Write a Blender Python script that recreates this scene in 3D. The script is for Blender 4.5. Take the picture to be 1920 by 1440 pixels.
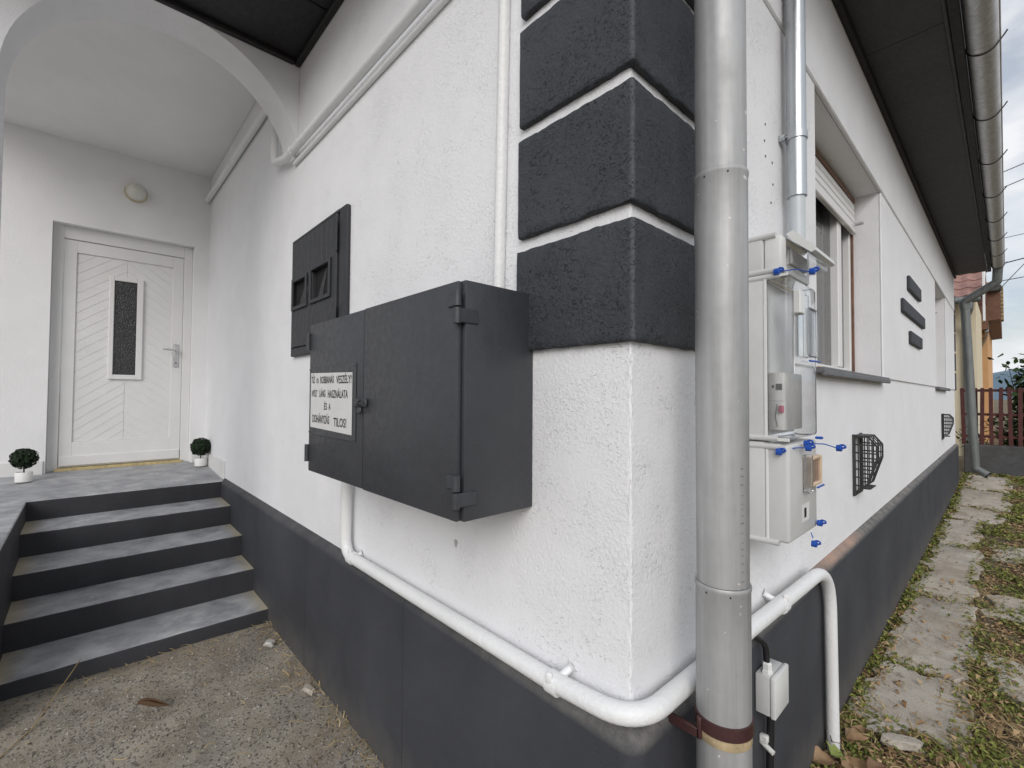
import bpy, bmesh, math, random
import numpy as np
from mathutils import Vector, Matrix, noise as mnoise
random.seed(7); rng = np.random.default_rng(11)
S = bpy.context.scene
COL = S.collection
for o in list(bpy.data.objects): bpy.data.objects.remove(o)

# ------------------------------------------------------------------ camera
RX = Vector((0.68030306, 0.7329081, 0.00578512))      # right
UP = Vector((0.01447181, -0.02132383, 0.99966788))    # up
FW = Vector((-0.73278804, 0.67999339, 0.02511318))    # forward
cam_d = bpy.data.cameras.new('camera'); cam = bpy.data.objects.new('camera', cam_d); COL.objects.link(cam)
cam.matrix_world = Matrix(((RX.x, UP.x, -FW.x, 0.55655), (RX.y, UP.y, -FW.y, -0.86949), (RX.z, UP.z, -FW.z, 1.42), (0, 0, 0, 1)))
cam_d.sensor_width = 36; cam_d.lens = 861 / 1920 * 36; cam_d.clip_start = 0.02; cam_d.clip_end = 5000
S.camera = cam

# ------------------------------------------------------------------ sky
SUN_EL, SUN_AZ = math.radians(30), math.radians(138)   # azimuth clockwise from +Y
world = bpy.data.worlds.new('World'); S.world = world; world.use_nodes = True
wn, wl = world.node_tree.nodes, world.node_tree.links; wn.clear()
wout = wn.new('ShaderNodeOutputWorld'); bg = wn.new('ShaderNodeBackground'); bg.inputs['Strength'].default_value = 0.12
sky = wn.new('ShaderNodeTexSky'); sky.sky_type = 'NISHITA'; sky.sun_disc = False
sky.sun_elevation = SUN_EL; sky.sun_rotation = SUN_AZ; sky.air_density = 1.0; sky.dust_density = 2.5; sky.ozone_density = 1.0
tc = wn.new('ShaderNodeTexCoord'); mp = wn.new('ShaderNodeMapping'); mp.inputs['Scale'].default_value = (1, 1, 2.6)
mp.inputs['Location'].default_value = (0.35, 0.1, 0.55)
nz = wn.new('ShaderNodeTexNoise'); nz.inputs['Scale'].default_value = 3.4; nz.inputs['Detail'].default_value = 7; nz.inputs['Roughness'].default_value = 0.55
nz.inputs['Distortion'].default_value = 0.25
cr = wn.new('ShaderNodeValToRGB'); cr.color_ramp.elements[0].position = 0.38; cr.color_ramp.elements[0].color = (.42, .42, .42, 1)
cr.color_ramp.elements[1].position = 0.60; cr.color_ramp.elements[1].color = (1, 1, 1, 1)
mx = wn.new('ShaderNodeMix'); mx.data_type = 'RGBA'
mx.inputs['B'].default_value = (7.6, 7.75, 8.0, 1)      # sunlit cloud white, in the sky's own units
wl.new(tc.outputs['Generated'], mp.inputs['Vector']); wl.new(mp.outputs['Vector'], nz.inputs['Vector'])
wl.new(nz.outputs['Fac'], cr.inputs['Fac']); wl.new(cr.outputs['Color'], mx.inputs['Factor'])
wl.new(sky.outputs['Color'], mx.inputs['A']); wl.new(mx.outputs['Result'], bg.inputs['Color']); wl.new(bg.outputs['Background'], wout.inputs['Surface'])

# ------------------------------------------------------------------ sun behind thin cloud
sd = bpy.data.lights.new('sun', 'SUN'); sd.energy = 1.5; sd.angle = math.radians(38); sd.color = (1.0, 0.985, 0.975)
sun = bpy.data.objects.new('sun', sd); COL.objects.link(sun)
to_sun = Vector((math.sin(SUN_AZ) * math.cos(SUN_EL), math.cos(SUN_AZ) * math.cos(SUN_EL), math.sin(SUN_EL)))
sun.rotation_euler = to_sun.to_track_quat('Z', 'Y').to_euler(); sun.location = (3, -6, 8)
S.view_settings.view_transform = 'Standard'; S.view_settings.look = 'None'; S.view_settings.gamma = 1
S.view_settings.exposure = 0.0; S.view_settings.use_curve_mapping = False
S.render.engine = 'CYCLES'
try:
    S.cycles.use_denoising = True; S.cycles.denoiser = 'OPENIMAGEDENOISE'
    S.cycles.max_bounces = 7; S.cycles.diffuse_bounces = 4; S.cycles.glossy_bounces = 3; S.cycles.transparent_max_bounces = 16
    S.cycles.caustics_reflective = False; S.cycles.caustics_refractive = False
except Exception: pass

# ================================================================== helpers
class NT:
    def __init__(s, name):
        s.m = bpy.data.materials.new(name); s.m.use_nodes = True
        s.n = s.m.node_tree.nodes; s.l = s.m.node_tree.links; s.n.clear()
        s.out = s.n.new('ShaderNodeOutputMaterial'); s.p = s.n.new('ShaderNodeBsdfPrincipled')
        s.l.new(s.p.outputs[0], s.out.inputs['Surface'])
        s.tc = s.n.new('ShaderNodeTexCoord'); s.co = s.tc.outputs['Object']
    def _set(s, sock, v):
        if hasattr(v, 'is_linked') or isinstance(v, bpy.types.NodeSocket): s.l.new(v, sock)
        elif isinstance(v, (tuple, list)) and len(v) == 3 and sock.type == 'RGBA': sock.default_value = (*v, 1)
        else: sock.default_value = v
    def map(s, scale=(1, 1, 1), loc=(0, 0, 0), rot=(0, 0, 0), src=None):
        n = s.n.new('ShaderNodeMapping'); n.inputs['Scale'].default_value = scale; n.inputs['Location'].default_value = loc
        n.inputs['Rotation'].default_value = rot; s.l.new(src or s.co, n.inputs[0]); return n.outputs[0]
    def noise(s, scale, detail=4, rough=.5, dist=0, vec=None):
        n = s.n.new('ShaderNodeTexNoise'); n.inputs['Scale'].default_value = scale; n.inputs['Detail'].default_value = detail
        n.inputs['Roughness'].default_value = rough; n.inputs['Distortion'].default_value = dist
        s.l.new(vec or s.co, n.inputs['Vector']); return n.outputs['Fac']
    def vor(s, scale, feat='F1', out='Distance', vec=None, rand=1):
        n = s.n.new('ShaderNodeTexVoronoi'); n.feature = feat; n.inputs['Scale'].default_value = scale; n.inputs['Randomness'].default_value = rand
        s.l.new(vec or s.co, n.inputs['Vector']); return n.outputs[out]
    def ramp(s, fac, *stops):
        n = s.n.new('ShaderNodeValToRGB'); e = n.color_ramp.elements
        while len(e) < len(stops): e.new(.5)
        for i, (p, c) in enumerate(stops):
            e[i].position = p; e[i].color = (c, c, c, 1) if not isinstance(c, (tuple, list)) else (*c, 1)
        s.l.new(fac, n.inputs[0]); return n.outputs[0]
    def mix(s, fac, a, b, mode='MIX'):
        n = s.n.new('ShaderNodeMix'); n.data_type = 'RGBA'; n.blend_type = mode
        s._set(n.inputs['Factor'], fac); s._set(n.inputs['A'], a); s._set(n.inputs['B'], b); return n.outputs['Result']
    def math(s, op, a, b=0., c=None):
        n = s.n.new('ShaderNodeMath'); n.operation = op; s._set(n.inputs[0], a); s._set(n.inputs[1], b)
        if c is not None: s._set(n.inputs[2], c)
        return n.outputs[0]
    def mrange(s, v, a, b, c=0., d=1.):
        n = s.n.new('ShaderNodeMapRange'); n.clamp = True; s._set(n.inputs[0], v)
        for i, q in enumerate((a, b, c, d)): n.inputs[i + 1].default_value = q
        return n.outputs[0]
    def xyz(s):
        n = s.n.new('ShaderNodeSeparateXYZ'); s.l.new(s.co, n.inputs[0]); return n.outputs
    def bump(s, h, dist=.002, strength=1., prev=None):
        n = s.n.new('ShaderNodeBump'); n.inputs['Distance'].default_value = dist; n.inputs['Strength'].default_value = strength
        s.l.new(h, n.inputs['Height'])
        if prev: s.l.new(prev, n.inputs['Normal'])
        return n.outputs[0]
    def set(s, color=None, rough=None, metal=None, normal=None, spec=None, **kw):
        I = s.p.inputs
        if color is not None: s._set(I['Base Color'], color)
        if rough is not None: s._set(I['Roughness'], rough)
        if metal is not None: s._set(I['Metallic'], metal)
        if normal is not None: s.l.new(normal, I['Normal'])
        if spec is not None: s._set(I['Specular IOR Level'], spec)
        for k, v in kw.items(): s._set(I[k.replace('_', ' ')], v)
        return s.m

class MB:
    """collects shapes in one bmesh; build() links them as one mesh object"""
    def __init__(s): s.bm = bmesh.new(); s.mi = 0
    def _fin(s, faces):
        for f in faces: f.material_index = s.mi
    def box(s, x0, x1, y0, y1, z0, z1, bev=0, seg=1, mat=None):
        r = bmesh.ops.create_cube(s.bm, size=1)
        M = Matrix.Translation(((x0 + x1) / 2, (y0 + y1) / 2, (z0 + z1) / 2)) @ Matrix.Diagonal((abs(x1 - x0), abs(y1 - y0), abs(z1 - z0), 1))
        if mat: M = mat @ M
        for v in r['verts']: v.co = M @ v.co
        fs = set(f for v in r['verts'] for f in v.link_faces); s._fin(fs)
        if bev:
            es = list(set(e for v in r['verts'] for e in v.link_edges))
            b = bmesh.ops.bevel(s.bm, geom=es, offset=bev, segments=seg, profile=.5, affect='EDGES', clamp_overlap=True)
            s._fin(b['faces'])
        return s
    def prism(s, poly, axis, a, b):
        """poly: 2D points in the plane of the other two axes (in x,y,z order); extruded along axis from a to b"""
        def P(u, v, w):
            return {0: (w, u, v), 1: (u, w, v), 2: (u, v, w)}[axis]
        va = [s.bm.verts.new(P(u, v, a)) for u, v in poly]; vb = [s.bm.verts.new(P(u, v, b)) for u, v in poly]
        fs = [s.bm.faces.new(va), s.bm.faces.new(vb[::-1])]
        n = len(poly)
        for i in range(n): fs.append(s.bm.faces.new((va[i], vb[i], vb[(i + 1) % n], va[(i + 1) % n])))
        s._fin(fs); bmesh.ops.recalc_face_normals(s.bm, faces=fs); return s
    def tube(s, pts, r, seg=14, cap=True, scale=(1, 1)):
        pts = [Vector(p) for p in pts]; n = len(pts)
        rr = r if isinstance(r, (list, tuple)) else [r] * n
        T = [(pts[min(i + 1, n - 1)] - pts[max(i - 1, 0)]).normalized() for i in range(n)]
        N = T[0].orthogonal().normalized(); rings = []
        for i in range(n):
            if i:
                N = (N - T[i] * N.dot(T[i]));
                N = N.normalized() if N.length > 1e-6 else T[i].orthogonal().normalized()
            B = T[i].cross(N)
            rings.append([s.bm.verts.new(pts[i] + (N * math.cos(2 * math.pi * k / seg) * scale[0] + B * math.sin(2 * math.pi * k / seg) * scale[1]) * rr[i]) for k in range(seg)])
        fs = []
        for i in range(n - 1):
            for k in range(seg):
                fs.append(s.bm.faces.new((rings[i][k], rings[i][(k + 1) % seg], rings[i + 1][(k + 1) % seg], rings[i + 1][k])))
        if cap: fs.append(s.bm.faces.new(rings[0][::-1])); fs.append(s.bm.faces.new(rings[-1]))
        s._fin(fs); return s
    def lathe(s, prof, centre, seg=24, axis='Z'):
        """prof: list of (radius, height)"""
        rings = []; C = Vector(centre)
        for r, h in prof:
            ring = []
            for k in range(seg):
                a = 2 * math.pi * k / seg; c, d = r * math.cos(a), r * math.sin(a)
                ring.append(s.bm.verts.new(C + Vector({'Z': (c, d, h), 'X': (h, c, d), 'Y': (d, h, c)}[axis])))
            rings.append(ring)
        fs = []
        for i in range(len(rings) - 1):
            for k in range(seg): fs.append(s.bm.faces.new((rings[i][k], rings[i][(k + 1) % seg], rings[i + 1][(k + 1) % seg], rings[i + 1][k])))
        if prof[0][0] > 1e-5: fs.append(s.bm.faces.new(rings[0][::-1]))
        if prof[-1][0] > 1e-5: fs.append(s.bm.faces.new(rings[-1]))
        s._fin(fs); return s
    def quad(s, *p):
        f = s.bm.faces.new([s.bm.verts.new(q) for q in p]); s._fin([f]); return s
    def mesh(s, name, mats, smooth=None, origin=None):
        if origin is not None:
            o = Vector(origin)
            for v in s.bm.verts: v.co -= o
        me = bpy.data.meshes.new(name); s.bm.to_mesh(me); s.bm.free()
        for m in (mats if isinstance(mats, (list, tuple)) else [mats]): me.materials.append(m)
        if smooth:
            me.polygons.foreach_set('use_smooth', [True] * len(me.polygons)); me.set_sharp_from_angle(angle=math.radians(smooth))
        return me
    def build(s, name, mats, parent=None, smooth=None, origin=None):
        o = bpy.data.objects.new(name, s.mesh(name, mats, smooth, origin)); COL.objects.link(o)
        if origin is not None: o.location = origin
        if parent:
            o.parent = parent
            o.matrix_parent_inverse = Matrix.Translation(-parent_loc(parent))
        return o
def parent_loc(p):
    v = Vector((0, 0, 0))
    while p is not None: v += p.location; p = p.parent if p.parent and False else None
    return v
def tag(o, label=None, cat=None, group=None, kind=None):
    if label: o['label'] = label
    if cat: o['category'] = cat
    if group: o['group'] = group
    if kind: o['kind'] = kind
    return o
def thing(name, loc, label, cat, group=None):
    o = bpy.data.objects.new(name, None); COL.objects.link(o); o.location = loc; o.empty_display_size = .1
    return tag(o, label, cat, group)
def raw(name, verts, faces, mats, parent=None, smooth=None, mi=None):
    me = bpy.data.meshes.new(name); me.from_pydata(verts, [], faces)
    for m in (mats if isinstance(mats, (list, tuple)) else [mats]): me.materials.append(m)
    if mi is not None: me.polygons.foreach_set('material_index', mi)
    if smooth:
        me.polygons.foreach_set('use_smooth', [True] * len(me.polygons)); me.set_sharp_from_angle(angle=math.radians(smooth))
    o = bpy.data.objects.new(name, me); COL.objects.link(o)
    if parent: o.parent = parent; o.matrix_parent_inverse = Matrix.Translation(-parent.location)
    return o
def fillet(pts, rad, n=8):
    pts = [Vector(p) for p in pts]; out = [pts[0]]
    rads = rad if isinstance(rad, (list, tuple)) else [rad] * (len(pts) - 2)
    for i in range(1, len(pts) - 1):
        a, b, c = pts[i - 1], pts[i], pts[i + 1]; u = (a - b).normalized(); v = (c - b).normalized()
        ang = u.angle(v); t = min(rads[i - 1] / math.tan(ang / 2), (a - b).length * .49, (c - b).length * .49)
        p0, p1 = b + u * t, b + v * t
        for k in range(n + 1):
            s = k / n; out.append(p0 * (1 - s) ** 2 + b * 2 * s * (1 - s) + p1 * s * s)
    out.append(pts[-1]); return out
def wob(x, y, z, sc, amp): return mnoise.noise(Vector((x * sc, y * sc, z * sc))) * amp

# ================================================================== materials
def plaster(name, col, fine=.00095, pit=.0016, dirt=.0):
    t = NT(name)
    big = t.noise(2.2, 3, .6); f1 = t.noise(105, 4, .62, .5)
    strokes = t.noise(95, 3, .6, 1.6, t.map((1, 1, 1.6), rot=(.5, .6, .3)))
    pits = t.ramp(strokes, (.60, 0), (.70, 1)); zone = t.ramp(t.noise(5.5, 2, .6), (.42, 0), (.62, 1))
    pits = t.math('MULTIPLY', pits, zone)
    h = t.math('SUBTRACT', t.math('MULTIPLY', f1, t.mrange(t.noise(3.3, 3, .6), .35, .68, .35, 1.35)), t.math('MULTIPLY', pits, pit / (fine * 3.4)))
    n2 = t.bump(h, fine * 3.4, .9)
    c = t.mix(t.ramp(big, (.35, 0), (.7, 1)), tuple(q * .945 for q in col), col)
    c = t.mix(t.math('MULTIPLY', pits, .10), c, tuple(q * .7 for q in col))
    if dirt:
        d = t.ramp(t.noise(9, 4, .7), (.58, 0), (.8, 1)); c = t.mix(t.math('MULTIPLY', d, dirt), c, (.33, .31, .28))
    return t.set(c, t.mrange(f1, 0, 1, .75, .95), 0, n2, .25)
M_WHITE = plaster('white_plaster', (.82, .825, .845), dirt=.05)
M_PORCH = plaster('porch_plaster', (.84, .842, .85), fine=.0006, pit=.0012, dirt=.06)
def charcoal(name, col=(.048, .052, .061), bumpf=.0018, pit=.010, blue=.35, pits=True, rough=.62):
    t = NT(name)
    f1 = t.noise(90, 5, .68, .5); big = t.noise(3.2, 3, .6); h = f1
    c = t.mix(t.ramp(big, (.3, 0), (.75, 1)), tuple(q * .78 for q in col), tuple(q * 1.2 for q in col))
    if pits:
        st = t.noise(60, 3, .6, 2.2, t.map((1, 1, 1.6), rot=(.4, .7, .2))); p = t.ramp(st, (.585, 0), (.66, 1))
        z = t.ramp(t.noise(7, 3, .6), (.40, 0), (.6, 1)); p = t.math('MULTIPLY', p, z)
        h = t.math('SUBTRACT', h, t.math('MULTIPLY', p, pit / (bumpf * 3))); c = t.mix(t.math('MULTIPLY', p, .6), c, (.012, .012, .013))
    n = t.bump(h, bumpf * 3, .9)
    if pits:
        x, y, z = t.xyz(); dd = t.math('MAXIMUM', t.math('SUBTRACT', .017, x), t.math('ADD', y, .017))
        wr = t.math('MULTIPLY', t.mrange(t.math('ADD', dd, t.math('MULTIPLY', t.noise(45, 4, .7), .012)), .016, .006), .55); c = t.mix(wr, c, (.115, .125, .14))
    if blue:
        s = t.ramp(t.noise(9, 4, .6, 0, t.map((1, 1, .25))), (.55, 0), (.75, 1)); c = t.mix(t.math('MULTIPLY', s, blue), c, (.045, .057, .072))
    return t.set(c, t.mrange(f1, .2, .8, rough - .1, rough + .15), 0, n, .4)
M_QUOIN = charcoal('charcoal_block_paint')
def plinth_mat():
    t = NT('charcoal_plinth_paint'); x, y, z = t.xyz()
    f1 = t.noise(120, 5, .7, .4); streak = t.noise(26, 4, .6, 0, t.map((1, 1, .08))); big = t.noise(2.4, 5, .6)
    c = t.mix(t.ramp(big, (.3, 0), (.75, 1)), (.038, .040, .047), (.062, .065, .074))
    c = t.mix(t.math('MULTIPLY', t.ramp(streak, (.5, 0), (.75, 1)), .35), c, (.046, .047, .053))
    sp = t.ramp(t.noise(340, 2, .4), (.66, 0), (.74, 1)); c = t.mix(t.math('MULTIPLY', sp, .5), c, (.11, .11, .11))
    # rain-splash dust along the foot, worn paint along the upper arris
    foot = t.math('MULTIPLY', t.mrange(t.math('ADD', z, t.math('MULTIPLY', t.noise(11, 5, .65), .28)), .36, .17), .4)
    c = t.mix(foot, c, (.15, .135, .115))
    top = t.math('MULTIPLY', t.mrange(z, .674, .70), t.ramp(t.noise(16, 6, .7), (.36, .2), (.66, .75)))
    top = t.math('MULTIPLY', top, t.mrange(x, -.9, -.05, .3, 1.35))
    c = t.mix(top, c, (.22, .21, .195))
    bare = t.math('MULTIPLY', t.math('MULTIPLY', t.mrange(z, .684, .700), t.mrange(t.math('ABSOLUTE', t.math('SUBTRACT', y, 1.72)), .5, .2)), t.ramp(t.noise(9, 4, .6), (.3, .25), (.6, .9)))
    c = t.mix(bare, c, (.40, .27, .21))
    for jx in (-.893, -1.865, -3.1):
        ln = t.mrange(t.math('ABSOLUTE', t.math('ADD', t.math('SUBTRACT', x, jx), t.math('MULTIPLY', t.noise(9, 3), .012))), .0035, .001); c = t.mix(t.math('MULTIPLY', ln, .55), c, (.012, .012, .013))
    h = f1
    return t.set(c, .78, 0, t.bump(h, .0028, .8), .3)
M_PLINTH = plinth_mat()
def painted_metal(name, col, rough=.42, rust=.0):
    t = NT(name); big = t.noise(3, 5, .6); f = t.noise(45, 5, .65); drips = t.noise(40, 3, .5, 0, t.map((1, 1, .06)))
    c = t.mix(t.ramp(big, (.3, 0), (.75, 1)), tuple(q * .86 for q in col), tuple(q * 1.15 for q in col))
    c = t.mix(t.math('MULTIPLY', t.ramp(drips, (.6, 0), (.8, 1)), .22), c, tuple(q * 1.5 for q in col))
    w = t.ramp(t.noise(130, 3, .6), (.70, 0), (.76, 1)); c = t.mix(t.math('MULTIPLY', w, .4), c, (.2, .2, .2))
    h = t.math('ADD', t.math('MULTIPLY', t.noise(7, 2), 3.), t.math('MULTIPLY', f, .5))
    return t.set(c, t.mrange(f, .2, .8, rough - .1, rough + .2), 0, t.bump(h, .0024, .9), .5)
M_CAB = painted_metal('charcoal_enamel', (.042, .0445, .051))
M_CABD = painted_metal('dark_shutter_enamel', (.030, .032, .0365), .55)
M_SOFFIT = painted_metal('black_soffit_paint', (.045, .044, .050), .6)
M_BLACKTRIM = painted_metal('black_trim_paint', (.012, .011, .012), .6)
def white_paint(name, col=(.80, .805, .80), rough=.38, lump=.0012):
    t = NT(name); f = t.noise(60, 5, .6); b = t.noise(4, 4, .6)
    c = t.mix(t.ramp(b, (.3, 0), (.75, 1)), tuple(q * .93 for q in col), col)
    d = t.ramp(t.noise(160, 3, .6), (.70, 0), (.78, 1)); c = t.mix(t.math('MULTIPLY', d, .35), c, (.35, .33, .3))
    return t.set(c, t.mrange(f, .2, .8, rough, rough + .2), 0, t.bump(f, lump * 2, .7), .5)
M_WPIPE = white_paint('white_pipe_paint', (.80, .81, .815), .34, .002); M_DOOR = white_paint('white_door_paint', (.76, .76, .755), .42, .0006)
M_WFRAME = white_paint('white_window_paint', (.78, .78, .775), .4, .0004)
def galv(name, col=(.40, .402, .405), metal=.75, rough=.42, spl=True):
    t = NT(name); st = t.noise(34, 4, .6, 0, t.map((1, 1, .035))); b = t.noise(7, 5, .65); sp = t.vor(60, vec=t.map((1, 1, .6)))
    c = t.mix(t.ramp(st, (.3, 0), (.72, 1)), tuple(q * .72 for q in col), tuple(q * 1.18 for q in col))
    c = t.mix(t.math('MULTIPLY', t.ramp(b, (.45, 0), (.7, 1)), .45), c, tuple(q * .8 for q in col))
    c = t.mix(t.math('MULTIPLY', t.ramp(sp, (.1, 0), (.7, 1)), .12), c, tuple(q * 1.3 for q in col))
    mt = metal
    if spl:
        w = t.ramp(t.noise(48, 2, .5, .3), (.735, 0), (.75, 1)); c = t.mix(t.math('MULTIPLY', w, .8), c, (.75, .75, .74))
        mt = t.math('MULTIPLY', t.math('SUBTRACT', 1., w), metal)
    return t.set(c, t.mrange(b, .25, .75, rough - .06, rough + .16), mt, t.bump(t.noise(16, 3), .002, .5), .5)
M_ZINC = galv('weathered_zinc', metal=.42, rough=.52); M_GALV = galv('bright_galvanised_steel', (.50, .53, .55), .8, .3, False)
M_GUTTER = galv('gutter_zinc', (.56, .56, .56), .45, .42, False); M_FARPIPE = galv('grey_downpipe_zinc', (.20, .215, .215), .5, .5, False)
def plain(name, col, rough=.5, metal=0, var=.12, scale=18, bump=.0005, **kw):
    t = NT(name); b = t.noise(scale, 4, .6)
    c = t.mix(t.ramp(b, (.3, 0), (.72, 1)), tuple(q * (1 - var) for q in col), tuple(min(1, q * (1 + var)) for q in col))
    return t.set(c, rough, metal, t.bump(t.noise(scale * 6, 3), bump * 2, .6), **kw)
M_BAND = plain('brown_red_clamp_paint', (.055, .022, .022), .4, var=.25); M_RUST = plain('rusty_cream_tape', (.42, .33, .2), .7, var=.35, scale=40)
M_PVC = plain('grey_plastic', (.56, .565, .56), .38, var=.04, bump=.0001); M_PVCL = plain('light_grey_plastic', (.69, .70, .69), .34, var=.03, bump=.0001)
M_CONDUIT = plain('blue_grey_conduit', (.50, .54, .57), .35, var=.04); M_BLUE = plain('blue_seal_plastic', (.012, .075, .40), .35, var=.15)
M_CABLE = plain('black_cable', (.012, .012, .013), .5); M_PINK = plain('pink_seal', (.6, .16, .24), .5); M_INK = plain('black_ink', (.012, .012, .013), .6)
M_SIGN = plain('sign_enamel', (.62, .62, .61), .35, var=.06, scale=9); M_CREAMIN = plain('cream_window_insert', (.62, .47, .33), .4)
M_LCD = plain('meter_display', (.05, .06, .05), .2); M_LABEL = plain('printed_label', (.68, .68, .66), .5)
M_BROWN = plain('brown_wood_paint', (.16, .075, .045), .5, var=.3); M_BRASS = plain('threshold_wood', (.5, .40, .2), .6, var=.3, scale=30)
M_STEEL = plain('polished_steel', (.6, .6, .6), .25, .9, .05); M_DARK = plain('interior_shade_black', (.005, .005, .0055), .9)  # M_DARK: near-black paints in the shade of hollow interiors
M_CURT = plain('net_curtain', (.42, .42, .42), .9, var=.2, scale=25); M_CERAMIC = plain('white_ceramic', (.78, .78, .76), .25, var=.03)
M_OPAL = plain('opal_glass', (.66, .66, .60), .12, var=.04); M_SILL = plain('grey_sill_metal', (.12, .12, .125), .45, var=.2); M_TERRA = plain('terracotta', (.48, .23, .14), .8, var=.25, scale=40)
M_VENT = plain('black_vent_metal', (.03, .03, .031), .55, var=.3)
def clear(name, tint, refl_rough, base=.06, haze=.0, ior=1.5):
    t = NT(name); n, l = t.n, t.l; n.remove(t.p)
    tr = n.new('ShaderNodeBsdfTransparent'); tr.inputs[0].default_value = (*tint, 1)
    gl = n.new('ShaderNodeBsdfGlossy'); gl.inputs['Roughness'].default_value = refl_rough; gl.inputs[0].default_value = (1, 1, 1, 1)
    fr = n.new('ShaderNodeFresnel'); fr.inputs[0].default_value = ior
    f = t.math('ADD', fr.outputs[0], base); mxs = n.new('ShaderNodeMixShader'); l.new(f, mxs.inputs[0]); l.new(tr.outputs[0], mxs.inputs[1]); l.new(gl.outputs[0], mxs.inputs[2])
    last = mxs.outputs[0]
    if haze:
        df = n.new('ShaderNodeBsdfDiffuse'); df.inputs[0].default_value = (.8, .81, .82, 1); m2 = n.new('ShaderNodeMixShader')
        hz = t.mrange(t.noise(14, 4, .6, .8), .3, .75, haze * .4, haze * 1.5); l.new(hz, m2.inputs[0]); l.new(last, m2.inputs[1]); l.new(df.outputs[0], m2.inputs[2]); last = m2.outputs[0]
    l.new(last, t.out.inputs['Surface']); return t.m
M_CLEAR = clear('clear_polycarbonate', (.975, .98, .985), .10, .0, .10, 1.32); M_GLASS = clear('window_glass', (.62, .64, .65), .02, .04, .03)
def tread_mat(ends=.8, name='worn_grey_tread_paint'):
    t = NT(name); x, y, z = t.xyz(); b = t.noise(6.5, 6, .66, .2); f = t.noise(160, 4, .6)
    c = t.mix(t.ramp(b, (.32, 0), (.68, 1)), (.21, .217, .235), (.44, .447, .46))
    c = t.mix(t.math('MULTIPLY', t.ramp(t.noise(4.2, 6, .72, .3, t.map((1.3, .8, 1), (3, 1, 0))), (.52, 0), (.72, 1)), .5), c, (.66, .67, .68))
    d = t.math('ABSOLUTE', t.math('ADD', y, .585)); e = t.mrange(t.math('ADD', d, t.math('MULTIPLY', t.noise(13, 5, .7), .16)), .555, .615)
    c = t.mix(t.math('MULTIPLY', e, ends), c, (.40, .35, .25))
    return t.set(c, t.mrange(b, .3, .7, .5, .75), 0, t.bump(f, .0015, .7), .4)
M_TREAD = tread_mat(); M_LAND = tread_mat(0., 'worn_grey_landing_paint'); M_RISER = charcoal('charcoal_riser_paint', (.034, .035, .040), .0008, .002, .1, False)
def concrete(name, c0, c1, sp=.5, fine=200):
    t = NT(name); b = t.noise(3.5, 6, .65); f = t.noise(fine, 5, .65); st = t.noise(11, 6, .7, .5)
    c = t.mix(t.ramp(b, (.3, 0), (.72, 1)), c0, c1); c = t.mix(t.math('MULTIPLY', t.ramp(st, (.52, 0), (.72, 1)), .45), c, tuple(q * .55 for q in c0))
    s = t.ramp(t.noise(fine * .8, 2, .4), (.34, 1), (.42, 0)); c = t.mix(t.math('MULTIPLY', s, sp), c, tuple(q * .4 for q in c0))
    w = t.ramp(t.noise(fine * .55, 2, .4), (.66, 0), (.72, 1)); c = t.mix(t.math('MULTIPLY', w, sp * .7), c, (.5, .48, .44))
    e = t.ramp(t.noise(1.9, 5, .7, .3), (.48, 0), (.66, 1)); c = t.mix(t.math('MULTIPLY', e, .55), c, tuple(q * r for q, r in zip(c0, (.78, .68, .55))))
    return t.set(c, .9, 0, t.bump(f, .004, .9), .2)
M_SLAB = concrete('weathered_concrete_slab', (.36, .325, .275), (.60, .555, .485), .4, 150)
M_DRIVE = concrete('exposed_aggregate', (.225, .205, .17), (.43, .39, .325), .85, 110)
M_WALLGREY = concrete('dark_grey_render', (.07, .072, .075), (.11, .11, .112), .2, 120)
def soil():
    t = NT('soil_and_litter'); b = t.noise(6, 6, .7); f = t.noise(70, 5, .7)
    c = t.mix(t.ramp(b, (.3, 0), (.7, 1)), (.12, .095, .065), (.25, .205, .145)); c = t.mix(t.ramp(f, (.5, 0), (.7, 1)), c, (.09, .085, .045))
    return t.set(c, .95, 0, t.bump(f, .02, 1), .1)
M_SOIL = soil()
def leafmat(name, c0, c1, scale=30, rough=.6, trans=.0):
    t = NT(name); g = t.n.new('ShaderNodeNewGeometry'); r = g.outputs['Random Per Island']
    c = t.mix(r, c0, c1); c = t.mix(t.math('MULTIPLY', t.ramp(t.noise(scale, 3, .6), (.4, 0), (.7, 1)), .35), c, tuple(q * .6 for q in c0))
    return t.set(c, rough, 0, None, .25)
M_GRASS = leafmat('green_ground_leaf', (.085, .115, .022), (.27, .28, .07)); M_STRAW = leafmat('dry_straw', (.28, .19, .085), (.55, .43, .23))
M_LITTER = leafmat('brown_leaf_litter', (.19, .11, .05), (.48, .34, .19)); M_PEB = leafmat('pebble_stone', (.09, .08, .07), (.40, .37, .33), 200, .85)
M_TOPI = leafmat('dark_topiary_leaf', (.006, .014, .006), (.022, .045, .018)); M_SHRUB = leafmat('shrub_leaf', (.015, .035, .008), (.06, .11, .02))
M_WEED = leafmat('weed_leaf', (.02, .04, .008), (.08, .12, .03)); M_BARK = plain('grey_brown_bark', (.08, .06, .04), .9, var=.3)
def dryleaf(name, c0, c1):
    t = NT(name); b = t.noise(60, 5, .7); v = t.noise(14, 3)
    return t.set(t.mix(b, c0, c1), .65, 0, t.bump(v, .006, .6), .25)
M_DRY1 = dryleaf('tan_dry_leaf', (.20, .12, .065), (.42, .29, .18)); M_DRY2 = dryleaf('yellow_green_leaf', (.12, .16, .04), (.28, .32, .09)); M_DRY3 = dryleaf('brown_dry_leaf', (.09, .05, .03), (.24, .15, .09))
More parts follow.
